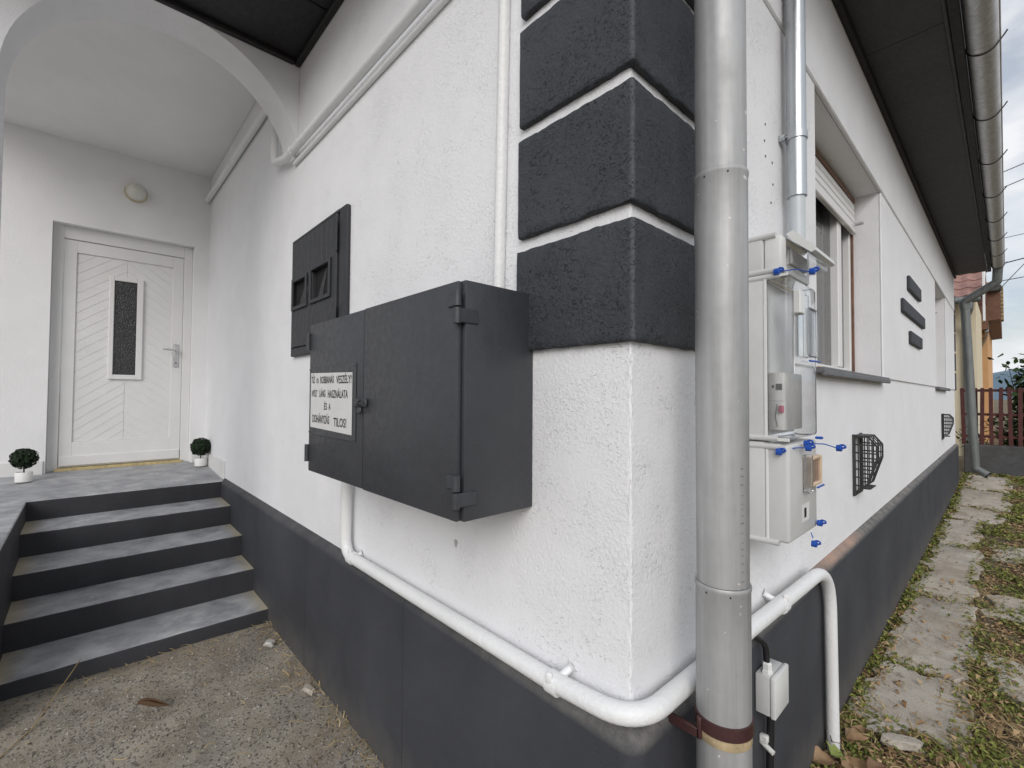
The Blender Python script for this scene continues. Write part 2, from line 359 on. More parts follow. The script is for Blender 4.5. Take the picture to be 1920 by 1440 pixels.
M_FENCE = plain('dark_red_fence_paint', (.075, .018, .016), .6, var=.35); M_CREAM = plain('cream_render', (.66, .58, .42), .9, var=.05, scale=3); M_PEACH = plain('peach_render', (.62, .36, .17), .9, var=.05, scale=3)
M_TILE = plain('pink_brown_roof_tile', (.30, .17, .145), .8, var=.25, scale=9); M_TILER = plain('orange_red_tile', (.42, .12, .06), .8, var=.3); M_MOSST = plain('mossy_tile_edge', (.30, .22, .11), .85, var=.4)
M_HILL = plain('haze_tinted_forest', (.13, .19, .25), 1, var=.1, scale=.01)  # blue of distance haze is put into the forest colour

# ================================================================== ground
def gh(x, y):
    if y > .3 and x > -.1: return .012 + .0017 * max(0., y - 2.2) ** 2 if y < 10.5 else .13 + .0 * y
    return .045
def ground_sheet():
    xs = [-1500, -300, -60, -20, -8, -5, -3, -2, -1, -.4, 0, .3, .6, .9, 1.3, 1.8, 2.6, 4, 8, 20, 60, 300, 1500]
    ys = [-1500, -300, -60, -20, -8, -4, -2.5, -1.5, -.8, -.3, .2, .6, 1, 1.4, 1.8, 2.3, 3, 3.8, 4.6, 5.5, 6.5, 7.5, 8.5, 9.5, 10.5, 12, 16, 30, 80, 300, 1500]
    V = [(x, y, min(gh(x, y), .14) - .006) for y in ys for x in xs]; nx = len(xs)
    Fc = [(j * nx + i, j * nx + i + 1, (j + 1) * nx + i + 1, (j + 1) * nx + i) for j in range(len(ys) - 1) for i in range(nx - 1)]
    return raw('ground', V, Fc, M_SOIL, smooth=60)
tag(ground_sheet(), 'brown soil ground around the house', 'ground', kind='structure')
def driveway():
    nx, ny = 90, 80; V = []; Fc = []
    for j in range(ny + 1):
        for i in range(nx + 1):
            x = -2.9 + 4.2 * i / nx; y = -3.4 + 3.4 * j / ny
            V.append((x, y, .05 + wob(x, y, 0, 3, .008) + wob(x, y, 5, 14, .004)))
    for j in range(ny):
        for i in range(nx): a = j * (nx + 1) + i; Fc.append((a, a + 1, a + nx + 2, a + nx + 1))
    return raw('driveway', V, Fc, M_DRIVE, smooth=60)
tag(raw('yard', [(-40, -30, .043), (30, -30, .043), (30, -.9, .043), (1.2, .25, .043), (-2.9, .25, .043), (-2.9, -2.0, .043), (-40, -2.0, .043)], [tuple(range(7))], concrete('bounce_concrete', (.30, .28, .25), (.40, .375, .34), .3, 120)), 'unseen pale concrete sheet added to bounce light onto the house', 'pavement', kind='structure')  # out-of-view pale paving, added to bounce light up at the walls
tag(driveway(), 'worn exposed-aggregate concrete yard in front of the entrance steps', 'pavement', kind='structure')

# ================================================================== house
house = thing('house', (0, 0, 0), 'white plastered house with charcoal plinth, corner blocks and black eaves', 'house')
ZP = .716
def front_wall():
    R = .0045; arc = [(-R + R * math.sin(a), R - R * math.cos(a)) for a in [math.pi / 2 * k / 6 for k in range(7)]]
    base = [(-5.1, 0)] + [(-4.8 + .4 * k, 0) for k in range(0, 12)] + [(-.012, 0), (-.0062, 0)] + arc + [(0, .0062), (0, .012), (0, .05), (-.05, .05), (-.05, .35), (-5.1, .35)]
    n = len(base); ia = 15; zs = [.3 + .0065 * k for k in range(502)]; V = []; Fc = []
    for z in zs:
        for i, (x, y) in enumerate(base):
            if ia <= i < ia + 7:
                j = wob(0, i * .05, z, 35, .0018) + wob(0, 3 + i * .1, z, 95, .0022); x += j * .7; y -= j * .7
            V.append((x, y, z))
    for k in range(len(zs) - 1):
        for i in range(n): Fc.append((k * n + i, k * n + (i + 1) % n, (k + 1) * n + (i + 1) % n, (k + 1) * n + i))
    return raw('front_wall', V, Fc, M_WHITE, house, smooth=50)
front_wall()
W1 = (1.405, 2.93); W2 = (6.26, 7.57); WZ = (1.546, 2.77)
m = MB()
m.box(-.3, 0, .05, 9.1, .3, WZ[0]); m.box(-.3, 0, .05, 9.1, WZ[1], 3.56)
for a, b in ((.05, W1[0]), (W1[1], W2[0]), (W2[1], 9.1)): m.box(-.3, 0, a, b, WZ[0], WZ[1])
m.build('side_wall', M_WHITE, house)
for a, b in ((.40, W1[0]), (W1[1], W2[0]), (W2[1], 9.02)):
    MB().box(.0005, .012, a, b, WZ[0], WZ[1] - .001, .004).build('wall_panel', M_WHITE, house)
MB().box(.0005, .020, .40, 9.02, WZ[1], 3.34, .005).build('frieze', M_WHITE, house)
MB().box(-5.1, -.3, 8.8, 9.1, .3, 3.56).build('rear_wall', M_WHITE, house)
# plinth with sloped top
def plinth():
    prof = [(.035, -.15), (.035, .3), (.035, .672), (.0335, .684), (.029, .693), (0, ZP), (-.03, ZP)]
    path = [('L', -4.8 + .03 * k) for k in range(160)] + [('L', -.006)] + [('A', -90 + 10 * k) for k in range(0, 10)] + [('R', .006)] + [('R', .02 + .03 * k) for k in range(1, 303)]
    V = []; Fc = []; n = len(prof)
    for t, q in path:
        for i, (o, z) in enumerate(prof):
            j = 0
            if 2 <= i <= 4: j = wob(q, 0, 2 if t == 'L' else 7, 6, .004) + wob(q, i * .03, 9, 25, .0012)
            if t == 'L': p = (q, -o - j * .4, z + j)
            elif t == 'R': p = (o + j * .4, q, z + j)
            else:
                a = math.radians(q); c = (-.006, .006); rr = max(o + .006, .002); p = (c[0] + rr * math.cos(a), c[1] + rr * math.sin(a), z)
            V.append(p)
    for k in range(len(path) - 1):
        for i in range(n - 1): Fc.append((k * n + i, (k + 1) * n + i, (k + 1) * n + i + 1, k * n + i + 1))
    return raw('plinth', V, Fc, M_PLINTH, house, smooth=55)
tag(plinth(), 'charcoal painted plinth with worn sloping top')
# corner blocks
def corner_block(z0, z1, ln, seed):
    pr = .018; R = .009; per = []
    L1 = [(-ln + .012 * k, -pr) for k in range(int((ln - R) / .012) + 1)]
    arc = [(pr - R + R * math.sin(a), -pr + R - R * math.cos(a)) for a in [math.pi / 2 * k / 5 for k in range(6)]]
    L2 = [(pr, -pr + R + .012 * k) for k in range(1, int((.36) / .012))]
    per = [(-ln, .002)] + L1 + arc + L2 + [(-.002, L2[-1][1])]
    rows = [(z0, -.004), (z0 + .002, -.0015), (z0 + .006, 0)] + [(z0 + .010 + (z1 - z0 - .020) * k / 14, 0) for k in range(1, 14)] + [(z1 - .006, 0), (z1 - .002, -.0015), (z1, -.004)]
    V = []; Fc = []; n = len(per); rows = [(z0, -.03)] + rows + [(z1, -.03)]
    for ri, (z, off) in enumerate(rows):
        for i, (x, y) in enumerate(per):
            nx, ny = (0, -1) if i <= len(L1) else ((1, 0) if i > len(L1) + 5 else (.7, -.7))
            j = wob(x + seed, y, z, 30, .0022) + wob(x + seed, y + 4, z, 90, .0014)
            e = 1 if ri in (1, 2, 3, len(rows) - 4, len(rows) - 3, len(rows) - 2) else .4
            zz = z + (wob(x * 1.0, y, seed + ri * .05, 35, .004) if e == 1 else 0)
            o = off + j * e
            if 0 < i < n - 1: V.append((x + nx * o, y + ny * o, zz))
            else: V.append((x, y, zz))
    for k in range(len(rows) - 1):
        for i in range(n - 1): Fc.append((k * n + i, k * n + i + 1, (k + 1) * n + i + 1, (k + 1) * n + i))
    # left and right end caps
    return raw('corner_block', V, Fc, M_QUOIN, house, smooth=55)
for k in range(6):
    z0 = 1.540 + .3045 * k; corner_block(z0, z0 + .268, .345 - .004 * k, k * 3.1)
for k in range(5):
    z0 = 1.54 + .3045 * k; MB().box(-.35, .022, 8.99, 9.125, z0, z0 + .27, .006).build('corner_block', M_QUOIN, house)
m = MB(); P = [(math.cos(a) * (.008 + .003 * math.sin(3 * a)), math.sin(a) * (.016 + .004 * math.cos(2 * a))) for a in [2 * math.pi * k / 14 for k in range(14)]]
m.prism([(-.637 + u, .951 + v) for u, v in P], 1, -.0009, -.0002); m.build('paint_drip', plain('grey_drip', (.42, .42, .43), .7), house)
# three decorative tiles beside the second window
for (a, b, c, d) in ((4.03, 4.77, 2.305, 2.42), (3.69, 5.03, 2.08, 2.185), (4.09, 4.80, 1.868, 1.972)):
    MB().box(.012, .034, a, b, c, d, .006).build('wall_ornament', M_QUOIN, house)
# porch: door wall, ceiling, arch
DX = -4.8; DY0, DY1, DZ1 = -1.10, -.123, 2.85
m = MB(); m.box(-5.1, DX, -1.9, DY0, .4, 3.6); m.box(-5.1, DX, DY1, .02, .4, 3.6); m.box(-5.1, DX, DY0, DY1, DZ1, 3.6)
m.build('porch_wall', M_PORCH, house)
MB().box(-4.85, -2.40, -1.62, .02, 3.56, 3.62).build('porch_ceiling', M_PORCH, house)
arc = []
for k in range(41):
    a = math.radians(4.5 + (180 - 4.5) * k / 40); y = -.575 + .583 * math.cos(a); z = 2.735 + .583 * math.sin(a); arc.append((min(y, -.001), z))
arc = [q for q in arc if q[1] > 2.7 and q[0] < -.0011 or q[0] < -.1]
poly = [(-.001, 3.62), (-.001, arc[0][1] - .03)] + arc + [(-1.158, .69), (-1.60, .69), (-1.60, 3.62)]
m = MB(); m.prism(poly, 0, -2.43, -2.205)
es = [e for e in m.bm.edges if abs(e.verts[0].co.x - e.verts[1].co.x) < 1e-6 and e.verts[0].co.y > -1.4]
m.build('arch_wall', M_WHITE, house, smooth=40)
# skirting
for b in ((DX, DX + .014, -1.6, DY0 - .012, .74, .866), (DX, DX + .014, DY1 + .012, -.02, .74, .866)): MB().box(*b, .003).build('skirting', M_DOOR, house)
MB().box(DX + .016, -3.90, -.013, -.0005, .68, .858, .003).build('skirting', M_DOOR, house)

# roof and eaves
m = MB(); E0 = 3.64
a, b, c, d = (-9.6, -.50, E0), (.42, -.50, E0), (.42, 9.2, E0), (-9.6, 9.2, E0); r0, r1 = (-4.6, 4.0, 6.6), (-4.6, 4.8, 6.6)
for f in ((a, b, r0), (b, c, r1, r0), (c, d, r1), (d, a, r0, r1), (a, d, c, b)): m.quad(*f)
roof = m.build('roof', M_TILE, house)
MB().box(-5.4, -1.72, -1.9, -.51, 3.63, 3.70).build('porch_roof', M_TILE, house)
for k in range(-1, 4):
    y0 = 2.3 + 2.25 * (k - 0) - 2.25; y1 = min(y0 + 2.246, 9.1); y0 = max(y0, -.45)
    if y1 > y0: MB().box(.045, .366, y0, y1, 3.335, 3.350, .002).build('soffit_panel', M_SOFFIT, roof)
MB().box(.021, .046, .0, 9.1, 3.290, 3.345, .005).build('eaves_moulding', M_BLACKTRIM, roof)
MB().box(.366, .382, -.45, 9.1, 3.325, 3.352, .003).build('eaves_batten', M_SOFFIT, roof)
MB().box(.384, .4245, -.45, 9.1, 3.33, 3.63, .003).build('fascia_board', M_BLACKTRIM, roof)
MB().box(-1.72, .045, -.46, -.001, 3.336, 3.351, .002).build('soffit_panel', M_BLACKTRIM, roof)
MB().box(-2.204, -1.73, -1.88, -.001, 3.3365, 3.352, .002).build('soffit_panel', M_BLACKTRIM, roof)
MB().box(-1.73, .40, -.49, -.462, 3.33, 3.63, .003).build('fascia_board', M_BLACKTRIM, roof)
MB().box(-1.728, -1.70, -1.9, -.492, 3.33, 3.625, .003).build('fascia_board', M_BLACKTRIM, roof)
MB().box(-2.2, .02, -.032, -.0005, 3.305, 3.335, .006).build('eaves_moulding', M_BLACKTRIM, roof)
MB().box(-2.2035, -2.172, -1.6, -.034, 3.305, 3.3355, .006).build('eaves_moulding', M_BLACKTRIM, roof)

# front door
m = MB(); FX = DX - .075
for bb in ((FX - .05, FX, DY0, DY0 + .068, .74, DZ1), (FX - .05, FX, DY1 - .068, DY1, .74, DZ1), (FX - .05, FX, DY0 + .068, DY1 - .068, DZ1 - .11, DZ1)): m.box(*bb, .004)
door = m.build('door', M_DOOR, house); tag(door, 'white entrance door with chevron boards and narrow dark pane')
l0, l1, lz0, lz1 = DY0 + .070, DY1 - .070, .790, DZ1 - .114
p0, p1, pz0, pz1 = -.948, -.278, 1.0, 2.632
m = MB(); LX = FX - .012
for bb in ((LX - .04, LX, l0, p0, lz0, lz1), (LX - .04, LX, p1, l1, lz0, lz1), (LX - .04, LX, p0, p1, lz0, pz0), (LX - .04, LX, p0, p1, pz1, lz1)): m.box(*bb, .0025)
m.box(LX - .04, LX - .0150, p0, p1, pz0, pz1); m.build('leaf', M_DOOR, door)
MB().box(LX + .0005, LX + .014, l0 + .004, l1 - .004, .80, .885, .004).build('weatherboard', M_DOOR, door)
MB().box(FX - .06, FX + .03, DY0 + .05, DY1 - .05, .755, .783, .003).build('threshold', M_BRASS, door)
def clip(poly, f):
    out = []
    for i in range(len(poly)):
        a, b = poly[i], poly[(i + 1) % len(poly)]; fa, fb = f(a), f(b)
        if fa >= 0: out.append(a)
        if (fa >= 0) != (fb >= 0): t = fa / (fa - fb); out.append((a[0] + t * (b[0] - a[0]), a[1] + t * (b[1] - a[1])))
    return out
pc = (p0 + p1) / 2; sl = .76; g = .0016
for side in (-1, 1):
    for k in range(-4, 26):
        zt = pz0 + .085 * k
        e = (p0 if side < 0 else p1) ; c0 = pc + side * .0015
        poly = [(c0, zt + g), (c0, zt + .085 - g), (e, zt + .085 - g - sl * abs(e - pc)), (e, zt + g - sl * abs(e - pc))]
        for f in (lambda q: q[1] - (pz0 + .002), lambda q: (pz1 - .002) - q[1]): poly = clip(poly, f) if len(poly) > 2 else poly
        if len(poly) > 2:
            ar = abs(sum(poly[i][0] * poly[(i + 1) % len(poly)][1] - poly[(i + 1) % len(poly)][0] * poly[i][1] for i in range(len(poly)))) / 2
            if ar > 2e-4: MB().prism(poly, 0, LX - .0148, LX - .0112 + random.uniform(-.0006, .0006)).build('board', M_DOOR, door)
wy0, wy1, wz0, wz1 = -.732, -.494, 1.545, 2.472
m = MB()
for bb in ((wy0, wy0 + .034, wz0, wz1), (wy1 - .034 - .012, wy1, wz0, wz1), (wy0 + .034, wy1 - .046, wz0, wz0 + .042), (wy0 + .034, wy1 - .046, wz1 - .038, wz1)): m.box(LX - .021, LX + .010, *bb, .004)
m.build('pane_frame', M_DOOR, door)
t = NT('dark_patterned_glass'); t.set((.03, .031, .033), .12, 0, t.bump(t.vor(120), .004, .8), .6)
MB().box(LX - .0095, LX - .004, wy0 + .034, wy1 - .046, wz0 + .042, wz1 - .038).build('glass_pane', t.m, door)
m = MB(); m.box(LX + .0005, LX + .010, -.258, -.220, 1.672, 1.895, .004); m.lathe([(.009, 0), (.009, .05)], (LX + .008, -.239, 1.832), 12, 'X')
m.tube(fillet([(LX + .05, -.239, 1.832), (LX + .055, -.30, 1.836), (LX + .05, -.345, 1.838)], .02), [.008] + [.0075] * 9 + [.006], 10)
m.build('handle', M_STEEL, door, smooth=40)
m = MB(); m.lathe([(.007, 0), (.007, .0015)], (LX + .0102, -.239, 1.715), 10, 'X'); m.build('keyhole', M_INK, door)

# windows on the side wall
def window(y0, y1, first):
    z0, z1 = WZ; fx = -.15; m = MB(); w = .062
    for bb in ((y0, y0 + w, z0, z1), (y1 - w, y1, z0, z1), (y0 + w, y1 - w, z0, z0 + w), (y0 + w, y1 - w, z1 - w, z1)): m.box(fx - .07, fx, *bb, .004)
    win = m.build('window', M_WFRAME, house); tag(win, 'white window nearest the meter boxes with a partly lowered roller shutter' if first else 'white window recess near the far corner')
    L = y1 - y0; mull = [y0 + L * .40, y0 + L * .78]
    for q in mull:
        m = MB(); m.box(fx - .06, fx + .006, q - .055, q - .006, z0 + w, z1 - w, .005); m.box(fx - .06, fx + .004, q - .004, q + .04, z0 + w, z1 - w, .005); m.build('mullion', M_WFRAME, win)
    ed = [y0 + w] + mull + [y1 - w]
    for i in range(3):
        MB().box(fx - .042, fx - .036, ed[i] + (.04 if i else 0), ed[i + 1] - (.055 if i < 2 else 0), z0 + w, z1 - w).build('pane', M_GLASS, win)
    for i in range(3):
        MB().box(fx - .10, fx - .085, ed[i + 1] - .20, ed[i + 1] - .165, z0 + w, z0 + .45, .003).build('inner_bracket', M_WFRAME, win)
    for k in range(4):
        MB().box(fx + .012, fx + .028, y0 + .012, y1 - .035, 2.545 + .043 * k, 2.545 + .043 * k + .0415, .006).build('shutter_slat', M_WFRAME, win)
    MB().box(fx + .008, fx + .036, y0 + .010, y1 - .03, 2.515, 2.543, .005).build('shutter_bar', M_WFRAME, win)
    MB().box(fx + .036, fx + .085, y1 - .10, y1 - .075, 2.555, 2.572, .004).build('shutter_stop', M_STEEL, win)
    MB().box(fx + .004, fx + .03, y0 + .005, y1 - .03, 2.722, 2.755, .003).build('shutter_lintel', M_BROWN, win)
    MB().box(fx + .002, fx + .014, y1 - .026, y1 - .006, z0 + .004, 2.72, .002).build('shutter_guide', M_BROWN, win)
    m = MB(); m.box(fx - .01, .042, y0 - .012, y1 + .022, z0 - .022, z0 + .003, .004); m.box(.030, .046, y0 - .012, y1 + .022, z0 - .034, z0 - .010, .004); m.build('sill', M_SILL, win)
    MB().box(-.06, .008, y0 + .02, y0 + .45, z0 + .0035, z0 + .009, .003).build('bare_sill_patch', M_TERRA, win)
    # net curtain and dark room behind
    n = 120; V = []; Fc = []
    for i in range(n + 1):
        y = y0 + L * i / n; x = -.32 + .018 * math.sin(i * .9) + .008 * math.sin(i * 2.3)
        V += [(x, y, z0), (x, y, z1)]
    for i in range(n): Fc.append((2 * i, 2 * i + 2, 2 * i + 3, 2 * i + 1))
    raw('curtain', V, Fc, M_CURT, win, smooth=80)
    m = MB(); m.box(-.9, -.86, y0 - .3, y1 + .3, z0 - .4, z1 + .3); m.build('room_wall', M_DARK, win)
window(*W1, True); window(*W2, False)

# ================================================================== entrance steps
steps = thing('entrance_steps', (-3.2, -.6, .05), 'charcoal painted concrete entrance steps with worn grey treads', 'steps')
noses = [-2.490, -2.826, -3.150, -3.510, -3.87]; zs = [.128, .274, .418, .563, .700]
for i in range(4):
    n = 40; V = []; Fc = []; x0, x1 = noses[i + 1] - .03, noses[i]; zb = (zs[i - 1] - .03) if i else -.05; z = zs[i]
    for k in range(n + 1):
        y = -1.142 + 1.108 * k / n; j = wob(y, i, 0, 12, .003) + wob(y, i, 3, 45, .002); q = wob(y, i, 6, 10, .002)
        V += [(x0, y, z + .004), (x1 - .012, y, z + q), (x1 - .004 + j, y, z - .002 + q), (x1 + j, y, z - .010 + q), (x1 - .004 + wob(y, i, 9, 8, .003), y, zb)]
    for k in range(n):
        for p in range(4): a = k * 5 + p; Fc.append((a, a + 1, a + 6, a + 5))
    mi = [(0 if (f % 4) < 2 else 1) for f in range(len(Fc))]
    raw('step', V, Fc, [M_TREAD, M_RISER], steps, smooth=60, mi=mi)
def slab_poly(name, pts_top, zb, mats, par):
    m = MB(); m.mi = 0; vt = [m.bm.verts.new(p) for p in pts_top]; vb = [m.bm.verts.new((p[0], p[1], zb)) for p in pts_top]
    f = m.bm.faces.new(vt); f.material_index = 0; n = len(vt)
    for i in range(n): q = m.bm.faces.new((vt[i], vb[i], vb[(i + 1) % n], vt[(i + 1) % n])); q.material_index = 1
    bmesh.ops.recalc_face_normals(m.bm, faces=list(m.bm.faces))
    bmesh.ops.bevel(m.bm, geom=[e for e in m.bm.edges if all(abs(v.co.z - zb) > .01 for v in e.verts)], offset=.005, segments=1, affect='EDGES')
    return m.build(name, mats, par)
slab_poly('landing', [(DX - .1, -.0015, .765), (DX - .1, -1.9, .765), (-3.87, -1.9, .700), (-3.87, -.0015, .700)], .0, [M_LAND, M_RISER], steps)
slab_poly('side_block', [(-3.872, -1.142, .6985), (-3.872, -1.9, .6985), (-2.19, -1.9, .6985), (-2.19, -1.142, .6985)], .0, [M_LAND, M_RISER], steps)

# ================================================================== gas cabinet on the front wall
gx0, gx1, gd, gz0, gz1 = -1.265, -.297, .240, 1.127, 1.690
gas = thing('gas_cabinet', (-.78, -.12, gz0), 'charcoal steel two-door gas cabinet with warning sign, on the front wall', 'cabinet')
m = MB(); m.box(gx0, gx1, -gd + .014, -.0005, gz0, gz1, .004, 2); m.build('body', M_CAB, gas, smooth=40)
sx = -.797
dl = MB().box(gx0 - .002, sx - .0035, -gd, -gd + .0125, gz0 + .002, gz1 - .004, .004, 2).build('door', M_CAB, gas, smooth=40)
dr = MB().box(sx + .0025, gx1 - .010, -gd - .0015, -gd + .0125, gz0 + .001, gz1 - .003, .004, 2).build('door', M_CAB, gas, smooth=40)
for zc in (gz0 + .072, gz1 - .066):
    m = MB(); m.tube([(gx1 - .004, -gd - .006, zc - .038), (gx1 - .004, -gd - .006, zc - .002)], .0095, 12); m.tube([(gx1 - .004, -gd - .006, zc + .002), (gx1 - .004, -gd - .006, zc + .038)], .0095, 12)
    m.box(gx1 - .045, gx1 - .006, -gd - .006, -gd - .0008, zc + .003, zc + .036, .002); m.box(gx1 - .002, gx1 + .004, -gd - .004, -gd + .05, zc - .036, zc - .003, .002); m.build('hinge', M_CAB, gas, smooth=40)
    m = MB(); m.tube([(gx0 - .004, -gd - .004, zc - .034), (gx0 - .004, -gd - .004, zc + .03)], .009, 12); m.box(gx0 - .003, gx0 + .002, -gd + .002, -gd + .04, zc - .03, zc, .001); m.build('hinge', M_CAB, gas, smooth=40)
m = MB(); zl = 1.395; m.box(sx - .052, sx + .036, -gd - .010, -gd - .0015, zl - .013, zl + .013, .003); m.tube([(sx + .02, -gd - .012, zl), (sx + .02, -gd - .008, zl)], .006, 10)
m.tube(fillet([(sx - .004, -gd - .008, zl + .010), (sx - .004, -gd - .024, zl), (sx - .004, -gd - .008, zl - .012)], .008), .004, 8); m.box(sx - .016, sx + .010, -gd - .016, -gd - .008, zl - .034, zl - .014, .003)
m.build('latch', M_CAB, gas, smooth=40)
# sign
fy = -gd - .0005
plate = MB().box(-1.252, -.845, fy - .003, fy, 1.270, 1.522, .001).build('sign_plate', M_CAB, gas)
m = MB(); m.quad((-1.236, fy - .0042, 1.298), (-.868, fy - .0042, 1.290), (-.868, fy - .0042, 1.492), (-1.236, fy - .0042, 1.500))
sgn = m.build('sign_face', M_SIGN, plate); tag(sgn, 'pale enamel sign warning of fire and explosion')
for sx_, sz_ in ((-1.246, 1.512), (-.853, 1.514), (-1.246, 1.279), (-.853, 1.279)): MB().lathe([(.005, 0), (.003, -.003)], (sx_, fy - .003, sz_), 8, 'Y').build('screw', M_CAB, plate)
def lettering(txt, xc, zc, w, h, par, yv):
    cu = bpy.data.curves.new('lettering', 'FONT'); cu.body = txt; cu.size = 1; cu.align_x = 'LEFT'; cu.resolution_u = 3; cu.space_word = 1.3
    cu.offset = .012
    tmp = bpy.data.objects.new('tmp', cu); COL.objects.link(tmp); bpy.context.view_layer.update()
    dg = bpy.context.evaluated_depsgraph_get(); me = bpy.data.meshes.new_from_object(tmp.evaluated_get(dg)); bpy.data.objects.remove(tmp)
    co = np.empty(len(me.vertices) * 3); me.vertices.foreach_get('co', co); co = co.reshape(-1, 3)
    x0, x1 = co[:, 0].min(), co[:, 0].max(); cap = .70
    n = np.empty_like(co); n[:, 0] = xc - w / 2 + (co[:, 0] - x0) / (x1 - x0) * w; n[:, 1] = yv; n[:, 2] = zc + co[:, 1] / cap * h
    me.vertices.foreach_set('co', n.ravel()); me.materials.clear(); me.materials.append(M_INK); me.update()
    o = bpy.data.objects.new('lettering', me); COL.objects.link(o); o.parent = par; return o
ty = fy - .0050
for tx, xc_, zc_, w_, h_ in (('TŰZ', -1.211, 1.4625, .033, .024), ('ÉS', -1.167, 1.4625, .020, .015), ('ROBBANÁS', -1.078, 1.460, .124, .025), ('VESZÉLY!', -.935, 1.458, .122, .026),
        ('NYÍLT', -1.196, 1.412, .053, .024), ('LÁNG', -1.119, 1.411, .057, .025), ('HASZNÁLATA', -.984, 1.409, .167, .026), ('ÉS', -1.088, 1.366, .026, .024), ('A', -1.051, 1.366, .016, .024),
        ('DOHÁNYZÁS', -1.133, 1.317, .161, .028), ('TILOS!', -.962, 1.312, .104, .029)): lettering(tx, xc_, zc_, w_, h_, plate, ty)

# ================================================================== shuttered meter hatch on the front wall
hx0, hx1, hz0, hz1 = -2.205, -1.462, 1.632, 2.288
hat = thing('meter_hatch', ((hx0 + hx1) / 2, -.01, hz0), 'dark boarded wall hatch with two small windows, behind the gas cabinet', 'hatch')
m = MB(); fw = .045
m.box(hx0, hx0 + .022, -.022, -.0005, hz0, hz1, .003); m.box(hx1 - .082, hx1, -.022, -.0005, hz0, hz1, .008, 2); m.box(hx0 + .022, hx1 - .082, -.022, -.0005, hz0, hz0 + fw, .003); m.box(hx0 + .022, hx1 - .082, -.022, -.0005, hz1 - .016, hz1, .003)
m.box(hx0 + .022, hx1 - .082, -.004, -.0005, hz0 + fw, hz1 - .016); m.build('frame', M_CABD, hat, smooth=40)
wins = [(-2.150, -1.955, 1.905, 2.042), (-1.872, -1.640, 1.905, 2.055)]
bx0, bx1, bz0, bz1 = hx0 + .024, hx1 - .098, hz0 + fw + .003, hz1 - .018; nb = 10; bw = (bx1 - bx0) / nb
for k in range(nb):
    a, b = bx0 + k * bw + .0015, bx0 + (k + 1) * bw - .0015; segs = [(bz0, bz1)]
    for (wx0, wx1, wz0_, wz1_) in wins:
        if a < wx1 - .01 and b > wx0 + .01: segs = [(bz0, wz0_ - .002), (wz1_ + .002, bz1)]
    for z0_, z1_ in segs: MB().box(a, b, -.026 + random.uniform(-.001, .001), -.0045, z0_, z1_, .003).build('board', M_CABD, hat)
for (a, b, c, d) in wins:
    m = MB()
    for bb in ((a - .02, a, c - .02, d + .02), (b, b + .02, c - .02, d + .02), (a, b, c - .02, c), (a, b, d, d + .02)): m.box(bb[0], bb[1], -.036, -.0262, bb[2], bb[3], .002)
    f = m.build('window_frame', M_CABD, hat)
    MB().box(a, b, -.0075, -.0048, c, d).build('opening_shade_panel', M_DARK, f)  # near-black panel paints in the shade of a deeper opening
    m = MB(); m.quad((a + .03, -.010, c + .002), (a + .10, -.010, c + .002), (a + .16, -.0095, d - .01), (a + .14, -.0095, d - .01)); m.build('meter_edge', M_CABD, f)
m = MB(); hxx = hx1 - .090; m.tube([(hxx, -.030, hz1 - .06), (hxx, -.030, hz1 - .20)], .006, 8); m.tube([(hxx, -.030, hz0 + .08), (hxx, -.030, hz0 + .2)], .006, 8); m.build('hinge', M_CABD, hat, smooth=40)
MB().box(-1.92, -1.905, -.034, -.0265, 1.945, 1.985, .002).build('keyhole_plate', M_INK, hat)

# ================================================================== pipes on the front wall
def pipe(name, pts, r, mat, label, cat, seg=18, clips=(), rads=.1, clipmat=None, cliplen=.03):
    P = fillet(pts, rads, 10); t_ = thing(name, P[0], label, cat)
    MB().tube(P, r, seg).build('tube', mat, t_, smooth=60)
    for (c, d, w) in clips:      # centre, axis direction, wall point
        c, d, w = Vector(c), Vector(d).normalized(), Vector(w); m = MB(); m.tube([c - d * cliplen / 2, c + d * cliplen / 2], r + .0035, seg)
        m.tube([c, w], [.012, .009], 8); u = (w - c).normalized(); m.tube([w - u * .006, w], [.011, .017], 9)
        e = d.cross(u).normalized(); m.box(-.008, .008, -.004, .004, -.012, .012, .002, mat=Matrix.Translation(c + e * (r + .008)) @ Matrix.Rotation(.3, 4, 'Z')); m.build('clip', clipmat or mat, t_, smooth=45)
    return t_
pipe('gas_pipe', [(-1.388, -.036, gz0 + .02), (-1.388, -.036, .737), (-.20, -.036, .738), (.037, -.037, .754), (.041, .55, .750), (.064, 1.325, .752), (.066, 1.345, -.03)], .0225, M_WPIPE,
     'thick white gas pipe bending round the house corner on top of the plinth', 'pipe', rads=[.075, .3, .10, .3, .20],
     clips=(((-1.318, -.036, .737), (1, 0, 0), (-1.30, .0, .752)), ((-.185, -.036, .737), (1, 0, 0), (-.160, .0, .775)), ((.048, .80, .747), (0, 1, 0), (.0, .78, .775))))
pipe('vertical_conduit', [(-.422, -.0155, gz1 - .01), (-.388, -.0155, 3.30)], .0165, M_WPIPE, 'white vertical pipe running up from the gas cabinet', 'pipe', 16, rads=.05)
up = pipe('upper_pipe', [(-.52, -.040, 3.30), (-.52, -.040, 2.790), (-2.30, -.040, 2.800), (-2.535, -.040, 2.860), (-2.555, -.030, 3.20)], [.03, .07] and .021, M_WPIPE,
     'white horizontal pipe high on the front wall, turning up under the arch', 'pipe', 16, rads=[.06, .05, .06],
     clips=(((-2.19, -.040, 2.800), (1, 0, 0), (-2.20, .0, 2.765)),))
MB().box(-2.24, -.47, -.020, -.0005, 2.742, 2.764, .004).build('cable_strip', M_WPIPE, up)
